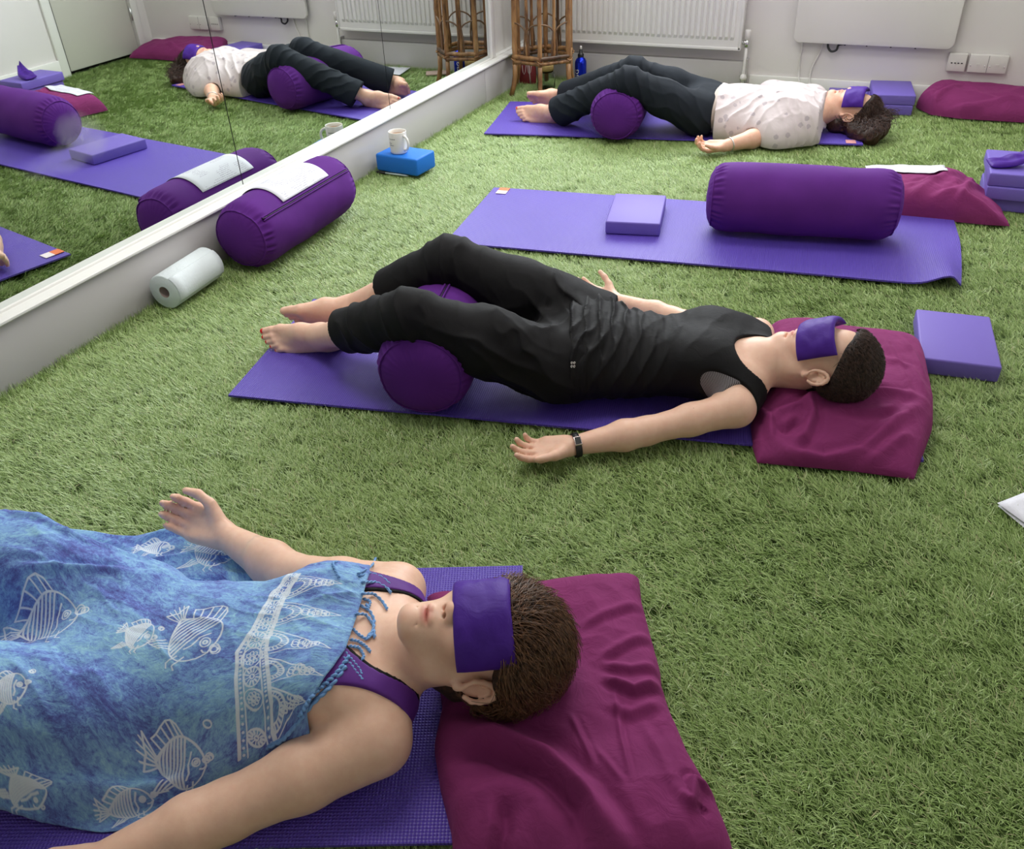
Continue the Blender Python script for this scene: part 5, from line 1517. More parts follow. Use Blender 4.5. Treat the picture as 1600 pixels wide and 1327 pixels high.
for (sx, sy, an, sc_, am, sd) in ((1.0, 3.2, 0.55, 5.0, 0.007, 21), (1.0, 3.0, 0.1, 7.0, 0.005, 22), (1.0, 2.6, -0.5, 8.0, 0.004, 23)):      # pulled creases
    ca, sa = math.cos(an), math.sin(an); nn_ = vnoise2((X_ * ca + Y_ * sa) * sx, (-X_ * sa + Y_ * ca) * sy, sc_, sd, 2)
    fz += am * (1 - np.abs(nn_)) ** 9 * np.clip(0.55 + vnoise2(X_, Y_, 4, sd + 9), 0, 1)
fz += 0.0035 * vnoise2(X_ * 1.0, Y_ * 1.6, 14, 3, 3) + 0.006 * vnoise2(X_ * 0.6 + Y_ * 0.8, Y_ * 1.5 - X_ * 0.4, 7, 8, 2)
edge_d = np.minimum(np.minimum(vv, 1 - vv) * 0.7, (1 - uu) * 1.2)
fz *= np.clip(edge_d / 0.02, 0.25, 1)
SP = np.stack([X_, Y_, np.maximum(SZ + fz, 0.010)], -1)
sar = uv_grid('sarong', SP, None, thick=0.0012)
bvh_s = BVHTree.FromPolygons([tuple(p) for p in SP.reshape(-1, 3)], [tuple(f.vertices) for f in sar.data.polygons])
bvh_1 = BVHTree.FromPolygons([tuple(v.co) for v in p1.data.vertices], [tuple(f.vertices) for f in p1.data.polygons])
SPf = SP.reshape(-1, 3)
# metric print coordinates of the cloth
Lu, Lv = 1.36, 1.02


def surf(px, py, trees):
    d = FX + (px - 800) / FPX * RX - (py - 663.5) / FPX * UX; best = None
    for t in trees:
        h_ = t.ray_cast(Vector(CAM_P), Vector(d).normalized())
        if h_[0] is not None and (best is None or h_[3] < best[3]): best = h_
    return None if best is None else (np.array(best[0]), np.array(best[1]))


def cuv(px, py):
    h_ = surf(px, py, [bvh_s]); p = h_[0] if h_ else at(px, py, 0.05)
    i = int(np.argmin(((SPf - p) ** 2).sum(1))); return np.array([(i // SV) / (SU - 1) * Lu, (i % SV) / (SV - 1) * Lv])


IMW, IMH = 1632, 1224; mm = IMW / Lu
INK = np.zeros((IMH, IMW), np.float32)


def stroke(pts, w=0.0034, val=1.0):
    w = w * 0.85; pts = np.asarray(pts, float) * mm; r = w * mm / 2
    for a, b in zip(pts[:-1], pts[1:]):
        x0, x1 = int(min(a[0], b[0]) - r - 2), int(max(a[0], b[0]) + r + 3); y0, y1 = int(min(a[1], b[1]) - r - 2), int(max(a[1], b[1]) + r + 3)
        x0, y0, x1, y1 = max(x0, 0), max(y0, 0), min(x1, IMW), min(y1, IMH)
        if x1 <= x0 or y1 <= y0: continue
        yy, xx = np.mgrid[y0:y1, x0:x1]; d = b - a; l2 = d @ d + 1e-9
        t = (((xx - a[0]) * d[0] + (yy - a[1]) * d[1]) / l2).clip(0, 1); ds = np.hypot(xx - a[0] - t * d[0], yy - a[1] - t * d[1])
        np.maximum(INK[y0:y1, x0:x1], (r + 0.7 - ds).clip(0, 1) * val, out=INK[y0:y1, x0:x1])


def axes_at(c):
    i, j = int(np.clip(c[0] / Lu * (SU - 1), 5, SU - 6)), int(np.clip(c[1] / Lv * (SV - 1), 5, SV - 6))
    du = (SP[i + 5, j] - SP[i - 5, j]) / (10 / (SU - 1) * Lu); dv = (SP[i, j + 5] - SP[i, j - 5]) / (10 / (SV - 1) * Lv); J = np.linalg.pinv(np.stack([du, dv], 1))
    e1 = unit(du); e2 = dv - e1 * (dv @ e1); return J @ e1, J @ unit(e2)


def ring(c, r, w=0.0026, n=14, ex=1.0, ph=0):
    a = np.linspace(0, 2 * PI, n + 1)[:, None] + ph; e1, e2 = axes_at(c); stroke(c + r * np.cos(a) * e1 + r * np.sin(a) * e2, w)


def cloth_frame(px, py):
    """print coordinate of a point of the cloth and the map from room vectors to print vectors there"""
    h_ = surf(px, py, [bvh_s]); p = h_[0] if h_ else at(px, py, 0.05)
    k = int(np.argmin(((SPf - p) ** 2).sum(1))); i, j = min(max(k // SV, 5), SU - 6), min(max(k % SV, 5), SV - 6)
    du = (SP[i + 5, j] - SP[i - 5, j]) / (10 / (SU - 1) * Lu); dv = (SP[i, j + 5] - SP[i, j - 5]) / (10 / (SV - 1) * Lv)
    return np.array([k // SV / (SU - 1) * Lu, k % SV / (SV - 1) * Lv]), np.linalg.pinv(np.stack([du, dv], 1)), p, np.cross(du, dv)


class Fish:
    def __init__(s, c_px, h_px, flip=1, tall=0.62):
        s.c, J, p, nrm = cloth_frame(*c_px); h_ = surf(*h_px, [bvh_s]); q = h_[0] if h_ else at(*h_px, 0.05)
        x3 = q - p; L_ = np.linalg.norm(x3) * 2; x3 = unit(x3); y3 = unit(np.cross(nrm, x3))
        if y3 @ UX < 0: y3 = -y3
        s.L = 1.0; s.x = J @ x3 * L_; s.y = J @ y3 * L_ * flip; s.R = L_ * 0.5 * (np.linalg.norm(J @ x3) + np.linalg.norm(J @ y3)); s.tall = tall

    def q(s, w): return w * min(1.0, s.R / 0.13 + 0.15)

    def p(s, P): P = np.asarray(P, float); return s.c + s.L * (P[:, :1] * s.x + P[:, 1:] * s.y)

    def st(s, P, w=0.0034): stroke(s.p(P), s.q(w))

    def draw(s, kind=0, bub=4, seed=0):
        r_ = random.Random(seed); h = s.tall * 0.42
        t = np.linspace(0, 1, 15); top = np.stack([0.5 - 0.78 * t, h * np.sin(PI * t ** 0.8) ** 0.8], 1); bot = np.stack([0.5 - 0.78 * t, -h * 0.92 * np.sin(PI * t ** 0.85) ** 0.85], 1)
        s.st(top); s.st(bot)
        for k in range(9):                                            # curved body stripes
            x = 0.18 - k * 0.052; tt = (0.5 - x) / 0.78; a = h * math.sin(PI * tt ** 0.8) ** 0.8 * 0.97; b = h * 0.92 * math.sin(PI * tt ** 0.85) ** 0.85 * 0.97
            v_ = np.linspace(-b, a, 9); s.st(np.stack([x - 0.05 * (1 - (2 * (v_ + b) / (a + b) - 1) ** 2) + 0.0 * v_, v_], 1), 0.0036)
        ring(s.p([(0.33, 0.07)])[0], s.R * 0.050, s.q(0.003)); ring(s.p([(0.33, 0.07)])[0], s.R * 0.020, s.q(0.004))
        s.st([(0.25, 0.20), (0.20, 0.06), (0.23, -0.08), (0.20, -0.18)]); s.st([(0.5, 0.0), (0.45, -0.035), (0.40, -0.03)])
        for a0, ln, n_ in ((0.0, 0.24, 6),):                           # tail with rays
            for k in range(n_):
                a = (k / (n_ - 1) - 0.5) * 1.5; s.st([(-0.27, 0.02 * (k - 2.5)), (-0.27 - ln * math.cos(a), ln * 1.15 * math.sin(a))], 0.003)
        s.st([(-0.27 - 0.24 * math.cos(-0.75), 0.276 * math.sin(-0.75)), (-0.42, -0.05), (-0.40, 0.0), (-0.42, 0.05), (-0.27 - 0.24 * math.cos(0.75), 0.276 * math.sin(0.75))], 0.003)
        big = 0.22 if kind == 1 else 0.12                              # dorsal fin
        n_ = 6
        for k in range(n_):
            x = 0.16 - 0.34 * k / (n_ - 1); tt = (0.5 - x) / 0.78; a = h * math.sin(PI * tt ** 0.8) ** 0.8; s.st([(x, a), (x - 0.10 - 0.05 * k / n_, a + big * (0.75 + 0.3 * math.sin(k)))], 0.0028)
        s.st([(0.16 - 0.34 * k / 5 - 0.10 - 0.05 * k / 6, h * math.sin(PI * ((0.34 + 0.34 * k / 5) / 0.78) ** 0.8) ** 0.8 + big * (0.75 + 0.3 * math.sin(k))) for k in range(6)], 0.003)
        for k in range(4):                                             # belly fin
            x = 0.06 - 0.06 * k; s.st([(x, -h * 0.8), (x - 0.12, -h - 0.05 - 0.04 * k)], 0.0028)
        s.st([(-0.04, -h - 0.05), (-0.14, -h - 0.11), (-0.24, -h - 0.17)], 0.0028)
        s.st([(0.22, -h * 0.75), (0.20, -h - 0.06), (0.26, -h - 0.09)], 0.0028); s.st([(0.30, -h * 0.6), (0.30, -h - 0.02), (0.36, -h - 0.03)], 0.0028)
        for k in range(bub): ring(s.p([(0.50 + 0.06 * r_.random() + 0.03 * (k % 2), 0.10 + 0.11 * k - 0.12 * (k % 3))])[0], s.R * r_.uniform(0.03, 0.055), s.q(0.0026))


for (c, hd, fl, tl, kd, nb, sd) in (((66, 982), (120, 962), 1, 0.70, 0, 3, 1), ((212, 992), (236, 1002), 1, 1.05, 0, 6, 2), ((296, 988), (322, 1024), 1, 0.95, 1, 3, 3), ((8, 1078), (44, 1074), 1, 0.95, 0, 6, 4),
                                    ((36, 1232), (60, 1262), 1, 0.9, 1, 1, 5), ((272, 1202), (322, 1206), 1, 0.78, 0, 4, 6), ((195, 1264), (240, 1252), 1, 0.7, 0, 3, 7), ((326, 862), (362, 874), 1, 0.8, 0, 1, 8), ((238, 858), (268, 856), 1, 0.6, 0, 3, 9), ((-90, 1150), (-40, 1140), 1, 0.8, 0, 3, 10)):
    Fish(c, hd, fl, tl).draw(kd, nb, sd)
bl_ = [cuv(*q) for q in ((452, 897), (425, 930), (395, 985), (368, 1020), (367, 1060), (370, 1110), (373, 1150), (374, 1186))]
br_ = [cuv(*q) for q in ((468, 897), (448, 928), (431, 970), (417, 1000), (415, 1020), (420, 1060), (424, 1100), (426, 1142), (430, 1160))]
stroke(bl_, 0.0072); stroke(br_, 0.0078)
lerp = lambda A, t: polyline(np.array(A), np.array([t]))[0]
for s_, w in ((0.22, 0.0026), (0.78, 0.0026)): stroke([lerp(bl_, t) * (1 - s_) + lerp(br_, t) * s_ for t in np.linspace(0, 1, 24)], w)
for t in np.linspace(0.01, 0.99, 46):
    for s_ in (0.12, 0.88): ring(lerp(bl_, t) * (1 - s_) + lerp(br_, t) * s_, 0.0016, 0.0018, 6)
for k, t in enumerate(np.linspace(0.05, 0.95, 9)):
    c = (lerp(bl_, t) + lerp(br_, t)) / 2; ring(c, 0.0185 if k % 2 else 0.016, 0.0034, 18)
    e1, e2 = axes_at(c)
    if k % 2 == 0:
        for a in np.linspace(0, 2 * PI, 13)[:-1]: stroke([c + 0.007 * (math.cos(a) * e1 + math.sin(a) * e2), c + 0.0145 * (math.cos(a) * e1 + math.sin(a) * e2)], 0.003)
    else:
        for a in np.linspace(0, 2 * PI, 9)[:-1]: ring(c + 0.009 * (math.cos(a) * e1 + math.sin(a) * e2), 0.0034, 0.0018, 8)
    ring(c, 0.004, 0.003, 8)
bd = unit(br_[4] - bl_[4])
apex = [(534, 912), (531, 962), (516, 1014), (503, 1056), (476, 1098)]
for k in range(5):
    t0, t1 = 0.02 + 0.2 * k, 0.2 + 0.2 * k; a, b = lerp(br_, t0), lerp(br_, t1); m = (a + b) / 2; ap = cuv(*apex[k]); w = np.linalg.norm(b - a); d_ = unit(b - a); n_ = unit(ap - m)
    stroke([a, ap, b], 0.003)
    for rr_, wd in ((0.36, 0.0036), (0.24, 0.003)):
        stroke([m + w * rr_ * (math.cos(q) * d_ + math.sin(q) * n_) for q in np.linspace(0, PI, 13)], wd)
    for q in np.linspace(0.1, PI - 0.1, 12): stroke([m + w * 0.25 * (math.cos(q) * d_ + math.sin(q) * n_), m + w * 0.34 * (math.cos(q) * d_ + math.sin(q) * n_)], 0.0024)
    for f_, sz in ((0.52, 0.012), (0.72, 0.009)):                    # little flower sprigs inside the point
        c = m * (1 - f_) + ap * f_
        for q in np.linspace(0, 2 * PI, 6)[:-1]: ring(c + sz * 0.8 * np.array([math.cos(q), math.sin(q)]), sz * 0.5, 0.0022, 8)
img = bpy.data.images.new('sarong_print', IMW, IMH, alpha=False, float_buffer=False); img.colorspace_settings.name = 'Non-Color'
px4 = np.ones((IMH, IMW, 4), np.float32); px4[..., :3] = INK[..., None]; img.pixels.foreach_set(px4.ravel()); img.update(); img.pack()


def sarong_mat():
    t = NT('batik_cotton'); t.set(Roughness=0.8); t.b.inputs['Specular IOR Level'].default_value = 0.2
    uv = t.n('ShaderNodeUVMap').outputs[0]
    mp = t.n('ShaderNodeMapping'); mp.inputs['Scale'].default_value = (Lu, Lv, 1); t.l(uv, mp.inputs[0]); m = mp.outputs[0]
    n1 = t.noise(m, 7, 5, 0.65, 0.8); n2 = t.noise(m, 34, 6, 0.75, 2.2); n3 = t.noise(m, 140, 4, 0.7, 1.5)
    f = t.math('ADD', t.math('MULTIPLY', n1, 0.42), t.math('ADD', t.math('MULTIPLY', n2, 0.36), t.math('MULTIPLY', n3, 0.24)))
    col = t.ramp(f, [(0.40, srgb(80, 84, 154)), (0.465, srgb(98, 120, 190)), (0.515, srgb(118, 156, 210)), (0.57, srgb(138, 184, 218)), (0.64, srgb(162, 210, 224)), (0.70, srgb(182, 220, 230))])
    im = t.n('ShaderNodeTexImage'); im.image = img; im.extension = 'CLIP'; t.l(uv, im.inputs[0])
    t.l(t.mix(t.math('MULTIPLY', im.outputs[0], 0.9), col, srgb(224, 232, 240)), t.b.inputs['Base Color'])
    b1 = t.bump(t.noise(m, 900, 2), 0.2, 0.0006); t.bump(t.noise(m, 34, 5, 0.6, 0.8), 0.35, 0.005, b1)
    t.b.inputs['Sheen Weight'].default_value = 0.15
    return t.m


M_sar = sarong_mat(); sar.data.materials.append(M_sar)
tag(sar, 'blue batik sarong printed with white fish, spread over the nearest woman', 'sarong')
M_fringe = cloth_mat('blue_fringe', srgb(122, 164, 216), sheen=0.1, weave=600, wr=0.2)


def tassel(pts, lift=0.004, r=0.0017, seed=0):
    W3 = []
    for k, q in enumerate(pts):
        h_ = surf(q[0], q[1], [bvh_s, bvh_1]); p = h_[0] + h_[1] * 0 + V3(0, 0, lift) if h_ else at(q[0], q[1], 0.012)
        W3.append(p)
    W3 = np.array(W3); T = np.linspace(0, 1, 26); path = smooth1(polyline(W3, T), 3); m = MB()
    for ph in (0, PI):
        tw = np.array([p + r * 0.75 * np.array([math.cos(ph + i * 0.95), math.sin(ph + i * 0.95), 0.6 * math.sin(ph + i * 0.95)]) for i, p in enumerate(path)]); m.tube(tw, [r] * 22 + [r * 1.2, r * 1.3, r * 1.0, r * 0.4], 6)
    o = m.build('fringe_tassel', M_fringe, sar); return o


for k, pts in enumerate(([(560, 899), (574, 893), (583, 884), (587, 872)], [(562, 902), (580, 898), (598, 905), (610, 916)], [(566, 912), (588, 912), (606, 922), (612, 930)], [(566, 930), (585, 930), (598, 942), (606, 955)], [(568, 938), (580, 942), (576, 954), (572, 946)],
                         [(562, 948), (578, 956), (586, 972), (583, 990), (574, 998)], [(556, 962), (572, 962), (584, 978), (586, 1000)], [(552, 985), (562, 995), (574, 1002), (582, 992)], [(548, 1002), (560, 1004), (572, 1012), (580, 1022)], [(546, 1012), (562, 1014), (570, 1028), (566, 1034)],
                         [(540, 1022), (552, 1036), (562, 1048), (566, 1058)], [(536, 1030), (548, 1040), (556, 1052), (568, 1066)], [(530, 905), (522, 888), (520, 882), (528, 880)])): tassel(pts, seed=k)
for pts in ([(545, 1030), (520, 1062), (497, 1080), (482, 1098), (470, 1120)], [(540, 1045), (515, 1078), (490, 1100), (466, 1132), (444, 1158), (420, 1170)]):
    W3 = [(surf(q[0], q[1], [bvh_s, bvh_1]) or (at(q[0], q[1], 0.03),))[0] + V3(0, 0, 0.004) for q in pts]; path = smooth1(polyline(np.array(W3), np.linspace(0, 1, 40)), 4); m = MB()
    for ph in (0, 2.1, 4.2): m.tube([p + 0.0032 * np.array([math.cos(ph + i * 0.7), math.sin(ph + i * 0.7), math.sin(ph + i * 0.7 + 1)]) for i, p in enumerate(path)], 0.003, 6)
    m.build('hem_cord', M_fringe, sar)
# ------------------------------------------------------------------ far woman in the loose white top
B3 = Body()
HC3 = V3(2.0302, 3.3913, 0.1123) + V3(0, -0.01, 0.0); R3 = rod_rot((0.1447, -0.099, -0.2385)) @ np.array([[math.sin(0.15), 0, math.cos(0.15)], [-math.cos(0.15), 0, math.sin(0.15)], [0, 1, 0]])
HIPL3, HIPR3 = at(1090, 178, 0.110), at(1108, 158, 0.112)
KNL3, KNR3 = at(982, 128, 0.275), at(990, 112, 0.280)
ANL3, ANR3 = at(862, 176, 0.062), at(878, 150, 0.075)
PEL3, WAI3, CHE3, NEK3 = at(1098, 168, 0.112), at(1160, 170, 0.108), at(1225, 174, 0.112), at(1286, 172, 0.110)
SHL3, SHR3 = at(1254, 196, 0.078), at(1268, 158, 0.080)
ELL3, WRL3 = at(1192, 213, 0.044), at(1132, 228, 0.034)
ELR3, WRR3 = at(1205, 152, 0.05), at(1150, 150, 0.05)
lat3, up3 = torso(B3, PEL3, WAI3, CHE3, NEK3, SHL3, SHR3, HIPL3, HIPR3, w=(0.145, 0.130, 0.142), bust=0.066)
leg(B3, HIPL3, KNL3, ANL3); leg(B3, HIPR3, KNR3, ANR3)
L3 = head(B3, HC3, R3, 0.95)
B3.rc(L3(0, -0.018, -0.085), NEK3, 0.047, 0.052, 0.035, 'skin')
arm(B3, SHL3, ELL3, WRL3, r=(0.048, 0.043, 0.039, 0.042, 0.027)); arm(B3, SHR3, ELR3, WRR3)
hand(B3, WRL3, at(1075, 233, 0.03) - WRL3, unit(V3(0.1, -0.25, 0.95)), V3(0.0, -1, 0), (0.5, 0.5, 0.55, 0.6), 1.0, 0.4, 0.03)
hand(B3, WRR3, WRR3 - ELR3, V3(0, 0, 1), V3(0, 1, 0), (0.4, 0.4, 0.4, 0.4), 0.95, 0.3)
n3 = foot(B3, ANL3, at(797, 170, 0.085) - at(860, 180, 0.055), V3(-0.35, -0.68, 0.60), V3(-0.1, 0.55, 0.85), 1.04)
foot(B3, ANR3, at(806, 138, 0.14) - at(880, 158, 0.06), V3(0.0, 0.85, 0.45), V3(0.05, -0.45, 0.88), 1.04)
p3 = person('person', B3, 0.0042, 'woman in loose white top and dark trousers lying at the far wall', spots=[(L3(0, 0.096, -0.0635), ((0.021, 0.018, 0.010), R3.T), LIP, 0.8), (L3(0.05, 0.06, -0.03), 0.04, SKIN_RED, 0.3)], tint=np.array(srgb(228, 180, 154)[:3]))
add_nails(n3[:1], p3, M_red_nail)
M_navy = cloth_mat('dark_trouser_cotton', srgb(30, 35, 42), sheen=0.08, var=0.12, wr=0.2, wscale=16)
T3 = Body(); T3.p = [dict(p) for p in B3.p if p['tag'] in ('leg', 'torso')]
sh3, sr3 = unit(ANL3 - KNL3), unit(ANR3 - KNR3); cl3, cr3 = KNL3 + (ANL3 - KNL3) * 0.90, KNR3 + (ANR3 - KNR3) * 0.92
for K, A_ in ((KNL3, cl3), (KNR3, cr3)): T3.rc(K, A_, 0.052, 0.056, 0.03, 'leg'); T3.rc(K * 0.2 + A_ * 0.8 + V3(0, 0, -0.02), A_ + V3(0.0, 0, -0.020), 0.05, 0.058, 0.03, 'leg')
cloth('trousers', T3, 0.004, M_navy, p3, grow=0.011, floor=0.007, post=fold_field([(KNL3, V3(1, 0.2, 0.4), 0.05, 0.12, 0.007, 21), (KNR3, V3(1, 0.2, 0.4), 0.05, 0.12, 0.006, 22), (KNL3 * 0.4 + ANL3 * 0.6, V3(0.4, 0.2, 0.9), 0.05, 0.14, 0.006, 23), (HIPL3, V3(0.8, 0, 0.5), 0.05, 0.16, 0.005, 24), (KNL3 * 0.5 + HIPL3 * 0.5, V3(0.2, 0.5, 0.8), 0.06, 0.14, 0.004, 25)]),
      cuts=[cuff_cut(cl3, sh3 + V3(0.1, 0, -0.1), 0.135), cuff_cut(cr3, sr3, 0.135), plane_cut(PEL3 + up3 * 0.085, up3)],
      carve=[dict(t=0, a=cl3 - sh3 * 0.03, b=cl3 + sh3 * 0.1, ra=0.052, rb=0.056, k=0.004, tag='', flat=None, sub=True)])
M_waist = plain('waistband_grey', srgb(190, 176, 166), 0.8)
cloth('waistband', T3, 0.004, M_waist, p3, tags=('torso',), grow=0.0145, floor=0.007, cuts=[plane_cut(PEL3 + up3 * 0.100, up3), plane_cut(PEL3 + up3 * 0.070, -up3)])


def white_print():
    t = NT('white_printed_muslin'); t.set(Roughness=0.85); v = t.coord('Object')
    vo = t.n('ShaderNodeTexVoronoi'); vo.inputs['Scale'].default_value = 19; t.l(v, vo.inputs['Vector'])
    nz = t.noise(v, 110, 2); d = t.math('ADD', vo.outputs['Distance'], t.math('MULTIPLY', t.math('SUBTRACT', nz, 0.5), 0.22))
    f = t.math('MULTIPLY', t.math('LESS_THAN', d, 0.22), 0.45)
    t.l(t.mix(f, srgb(208, 195, 195), srgb(140, 128, 140)), t.b.inputs['Base Color'])
    t.bump(t.noise(v, 26, 5, 0.55, 0.8), 0.3, 0.006); t.b.inputs['Sheen Weight'].default_value = 0.1
    return t.m


W3 = Body(); W3.p = [dict(p) for p in B3.p if p['tag'] == 'torso']
W3.rc(SHL3, SHL3 * 0.25 + ELL3 * 0.75 + V3(0.01, -0.005, 0.0), 0.060, 0.066, 0.05, 'torso'); W3.rc(SHR3, ELR3, 0.055, 0.07, 0.05, 'torso')
W3.rc(SHL3 + V3(0.02, -0.03, -0.03), CHE3 + lat3 * 0.20 + V3(0, 0, -0.07), 0.05, 0.05, 0.06, 'torso'); W3.rc(CHE3 + lat3 * 0.14 + V3(0, 0, -0.05), WAI3 + lat3 * 0.15 - up3 * 0.06 + V3(0, 0, -0.05), 0.06, 0.06, 0.06, 'torso')
W3.rc(SHL3 * 0.5 + ELL3 * 0.5 + V3(-0.01, 0.02, 0), CHE3 + lat3 * 0.12 - up3 * 0.03 + V3(0, 0, -0.02), 0.055, 0.07, 0.06, 'torso'); W3.rc(NEK3 - up3 * 0.03, NEK3 + up3 * 0.012, 0.066, 0.058, 0.03, 'torso')
armd = unit(ELL3 - SHL3); slv = SHL3 * 0.26 + ELL3 * 0.74
cloth('white_top', W3, 0.004, white_print(), p3, grow=0.019, floor=0.009,
      post=fold_field([(CHE3 + UPZ * 0.08, lat3 + up3 * 0.3, 0.07, 0.22, 0.005, 31), (WAI3 + lat3 * 0.1 + UPZ * 0.05, lat3 * 0.6 + up3 * 0.6, 0.06, 0.2, 0.006, 32), (SHL3, V3(0.7, 0.6, 0.1), 0.05, 0.16, 0.007, 33), (NEK3 + UPZ * 0.04, up3, 0.05, 0.12, 0.004, 34)]),
      cuts=[plane_cut(PEL3 + up3 * 0.080, -up3 + lat3 * 0.12), cuff_cut(slv, armd, 0.088), plane_cut(NEK3 + up3 * 0.016, up3 + V3(0, 0, 0.15))],
      carve=[dict(t=0, a=slv - armd * 0.06, b=slv + armd * 0.1, ra=0.045, rb=0.050, k=0.004, tag='', flat=None, sub=True), dict(t=0, a=NEK3 - up3 * 0.01, b=NEK3 + up3 * 0.1, ra=0.052, rb=0.06, k=0.004, tag='', flat=None, sub=True)])
# bangle
wd = unit(WRL3 - ELL3); wc = WRL3 - wd * 0.03; a_ = unit(np.cross(wd, UPZ)); b_ = np.cross(wd, a_)
MB().tube([wc + 0.031 * (math.cos(t) * a_ + math.sin(t) * b_) for t in np.linspace(0, 2 * PI, 33)], 0.0032, 8, caps=False).build('bracelet', plain('silver', (0.7, 0.7, 0.68, 1), 0.3, 1.0), p3)
# long curly dark hair spilling over the turf
M_hair3 = hair_mat('dark_curly_hair', srgb(26, 15, 11), srgb(76, 46, 34))
HL3 = [(-0.12, -0.045), (-0.05, -0.030), (-0.02, -0.024), (0.02, -0.014), (0.05, 0.022), (0.07, 0.052), (0.10, 0.070), (0.14, 0.08)]
hair_cap(B3, L3, R3, HC3, 0.95, 0.016, HL3, 0.0035, hair_mat('dark_hair_mass', srgb(22, 13, 10), srgb(48, 30, 23), 0.8), p3, bump=0.008, freq=30)
HB = Body(); hb_ = [(1318, 192, 0.05), (1340, 205, 0.035), (1358, 212, 0.03), (1372, 200, 0.05), (1378, 188, 0.07), (1305, 195, 0.04)]
for (a, b) in ((0, 1), (1, 2), (2, 3), (3, 4), (5, 0)): HB.rc(at(*hb_[a]), at(*hb_[b]), 0.042, 0.038, 0.04, 'hair')
Vh, Qh = HB.mesh(0.004, post=lambda P: 0.012 * vnoise(P, 26, 4, 2), floor=-0.008); arr_mesh('loose_hair', Vh, Qh, M_hair3, p3)
r3 = np.random.default_rng(3); ST = []
for i in range(900):
    src = [L3(0.075 * math.cos(a), -0.05 + 0.05 * math.sin(a), 0.05 + 0.05 * math.cos(a * 2)) for a in [r3.uniform(-0.6, 1.2)]][0]
    j = r3.integers(0, 5); tq = at(*hb_[j]) + r3.normal(0, [0.035, 0.03, 0.012]) + V3(0, 0, 0.03); mid = (src + tq) / 2 + r3.normal(0, 0.015, 3) + V3(0.01, -0.02, 0.015)
    t = np.linspace(0, 1, 22)[:, None]; path = (1 - t) ** 2 * src + 2 * t * (1 - t) * mid + t ** 2 * tq; ph = r3.uniform(0, 6.28); am = 0.008 * t
    path = path + am * np.concatenate([np.sin(ph + t * 22), np.cos(ph + t * 22), np.sin(ph + 1.3 + t * 22)], 1); path[:, 2] = np.maximum(path[:, 2], 0.004); ST.append(path)
hair_curves('curls', np.array(ST), 0.0019, M_hair3, p3)
hair_curves('hair_strands', hair_strands(L3, 2200, 0.06, 9, HL3, 0.017, 12, lambda q: np.stack([0.6 * np.sin(q[:, 1] * 70), -1.0 + 0 * q[:, 0], 0.4 - 8 * np.maximum(0, -q[:, 1])], 1), curl=0.0018, lift=0.016, zmin=-0.1), 0.0010, M_hair3, p3)
eye_pillow(HC3, R3, 0.95, 'purple eye pillow over the eyes of the far woman', z0=0.014, w=0.105, half=0.092, R=0.072, y0=0.015, shift=0.014, skew=-0.2)
# ------------------------------------------------------------------ maroon pillows in loose cotton cases
M_maroon = cloth_mat('maroon_cotton', srgb(124, 44, 96), sheen=0.22, var=0.07, weave=1000, wr=0.50, rough=0.85, wscale=24)


def pillow(label, near, far, left, right, Hh, folds=(), seed=0, dents=(), n=(170, 130), pw=5.0, nz=0.006, sharp=1.0, floor=0.0):
    """edges: lists of measured (px, py, z); near/far run left to right, left/right run near to far"""
    e = [np.array([at(*q)[:2] for q in E_]) for E_ in (near, far, left, right)]
    G = coons(e[0], e[1], e[2], e[3], n[0], n[1], 3)
    u = np.linspace(0, 1, n[0])[:, None]; v = np.linspace(0, 1, n[1])[None]
    f = lambda t, p: np.clip(1 - np.abs(2 * t - 1) ** p, 0, 1) ** 0.5
    X, Y = G[..., 0], G[..., 1]
    prof = f(u, pw) * f(v, pw)
    Hv = Hh(u, v) if callable(Hh) else Hh
    Z = Hv * prof
    for c, r, d in dents:
        q = at(*c); Z = Z - d * np.exp(-(((X - q[0]) ** 2 + (Y - q[1]) ** 2) / r ** 2))
    fz = 0
    for pts, amp, wd in folds: fz = fz + ridge(X, Y, [at(*q)[:2] for q in pts], amp, wd, sharp)
    nzv = vnoise2(X * 0.8 + Y * 0.5, Y * 0.9 - X * 0.5, 9, seed, 3); nz2 = 1 - 2 * np.abs(vnoise2(X * 0.6 - Y * 0.8, Y * 0.7 + X * 0.9, 8, seed + 5, 2))
    Z = Z + (fz + nz * nzv + nz * 0.6 * nz2) * np.clip(prof * 2.0, 0, 1)
    Z = np.maximum(Z, floor) + 0.004
    P = np.stack([X, Y, Z], -1); Bt = P.copy(); Bt[..., 2] = floor + 0.001
    # rim bulges outward a little so the case overhangs its footprint
    nu, nv = n; I = np.arange(nu * nv).reshape(nu, nv); F = np.stack([I[:-1, :-1], I[1:, :-1], I[1:, 1:], I[:-1, 1:]], -1).reshape(-1, 4)
    rim = np.concatenate([I[:, 0], I[-1, 1:], I[-2::-1, -1], I[0, -2:0:-1]]); r2 = np.roll(rim, -1); k_ = np.arange(len(rim)) + nu * nv; S = np.stack([rim, k_, np.roll(k_, -1), r2], 1)
    o = arr_mesh('pillow', np.vstack([P.reshape(-1, 3), Bt.reshape(-1, 3)[rim]]), np.vstack([F, S]), M_maroon)
    return tag(o, label, 'pillow', 'maroon pillows'), P


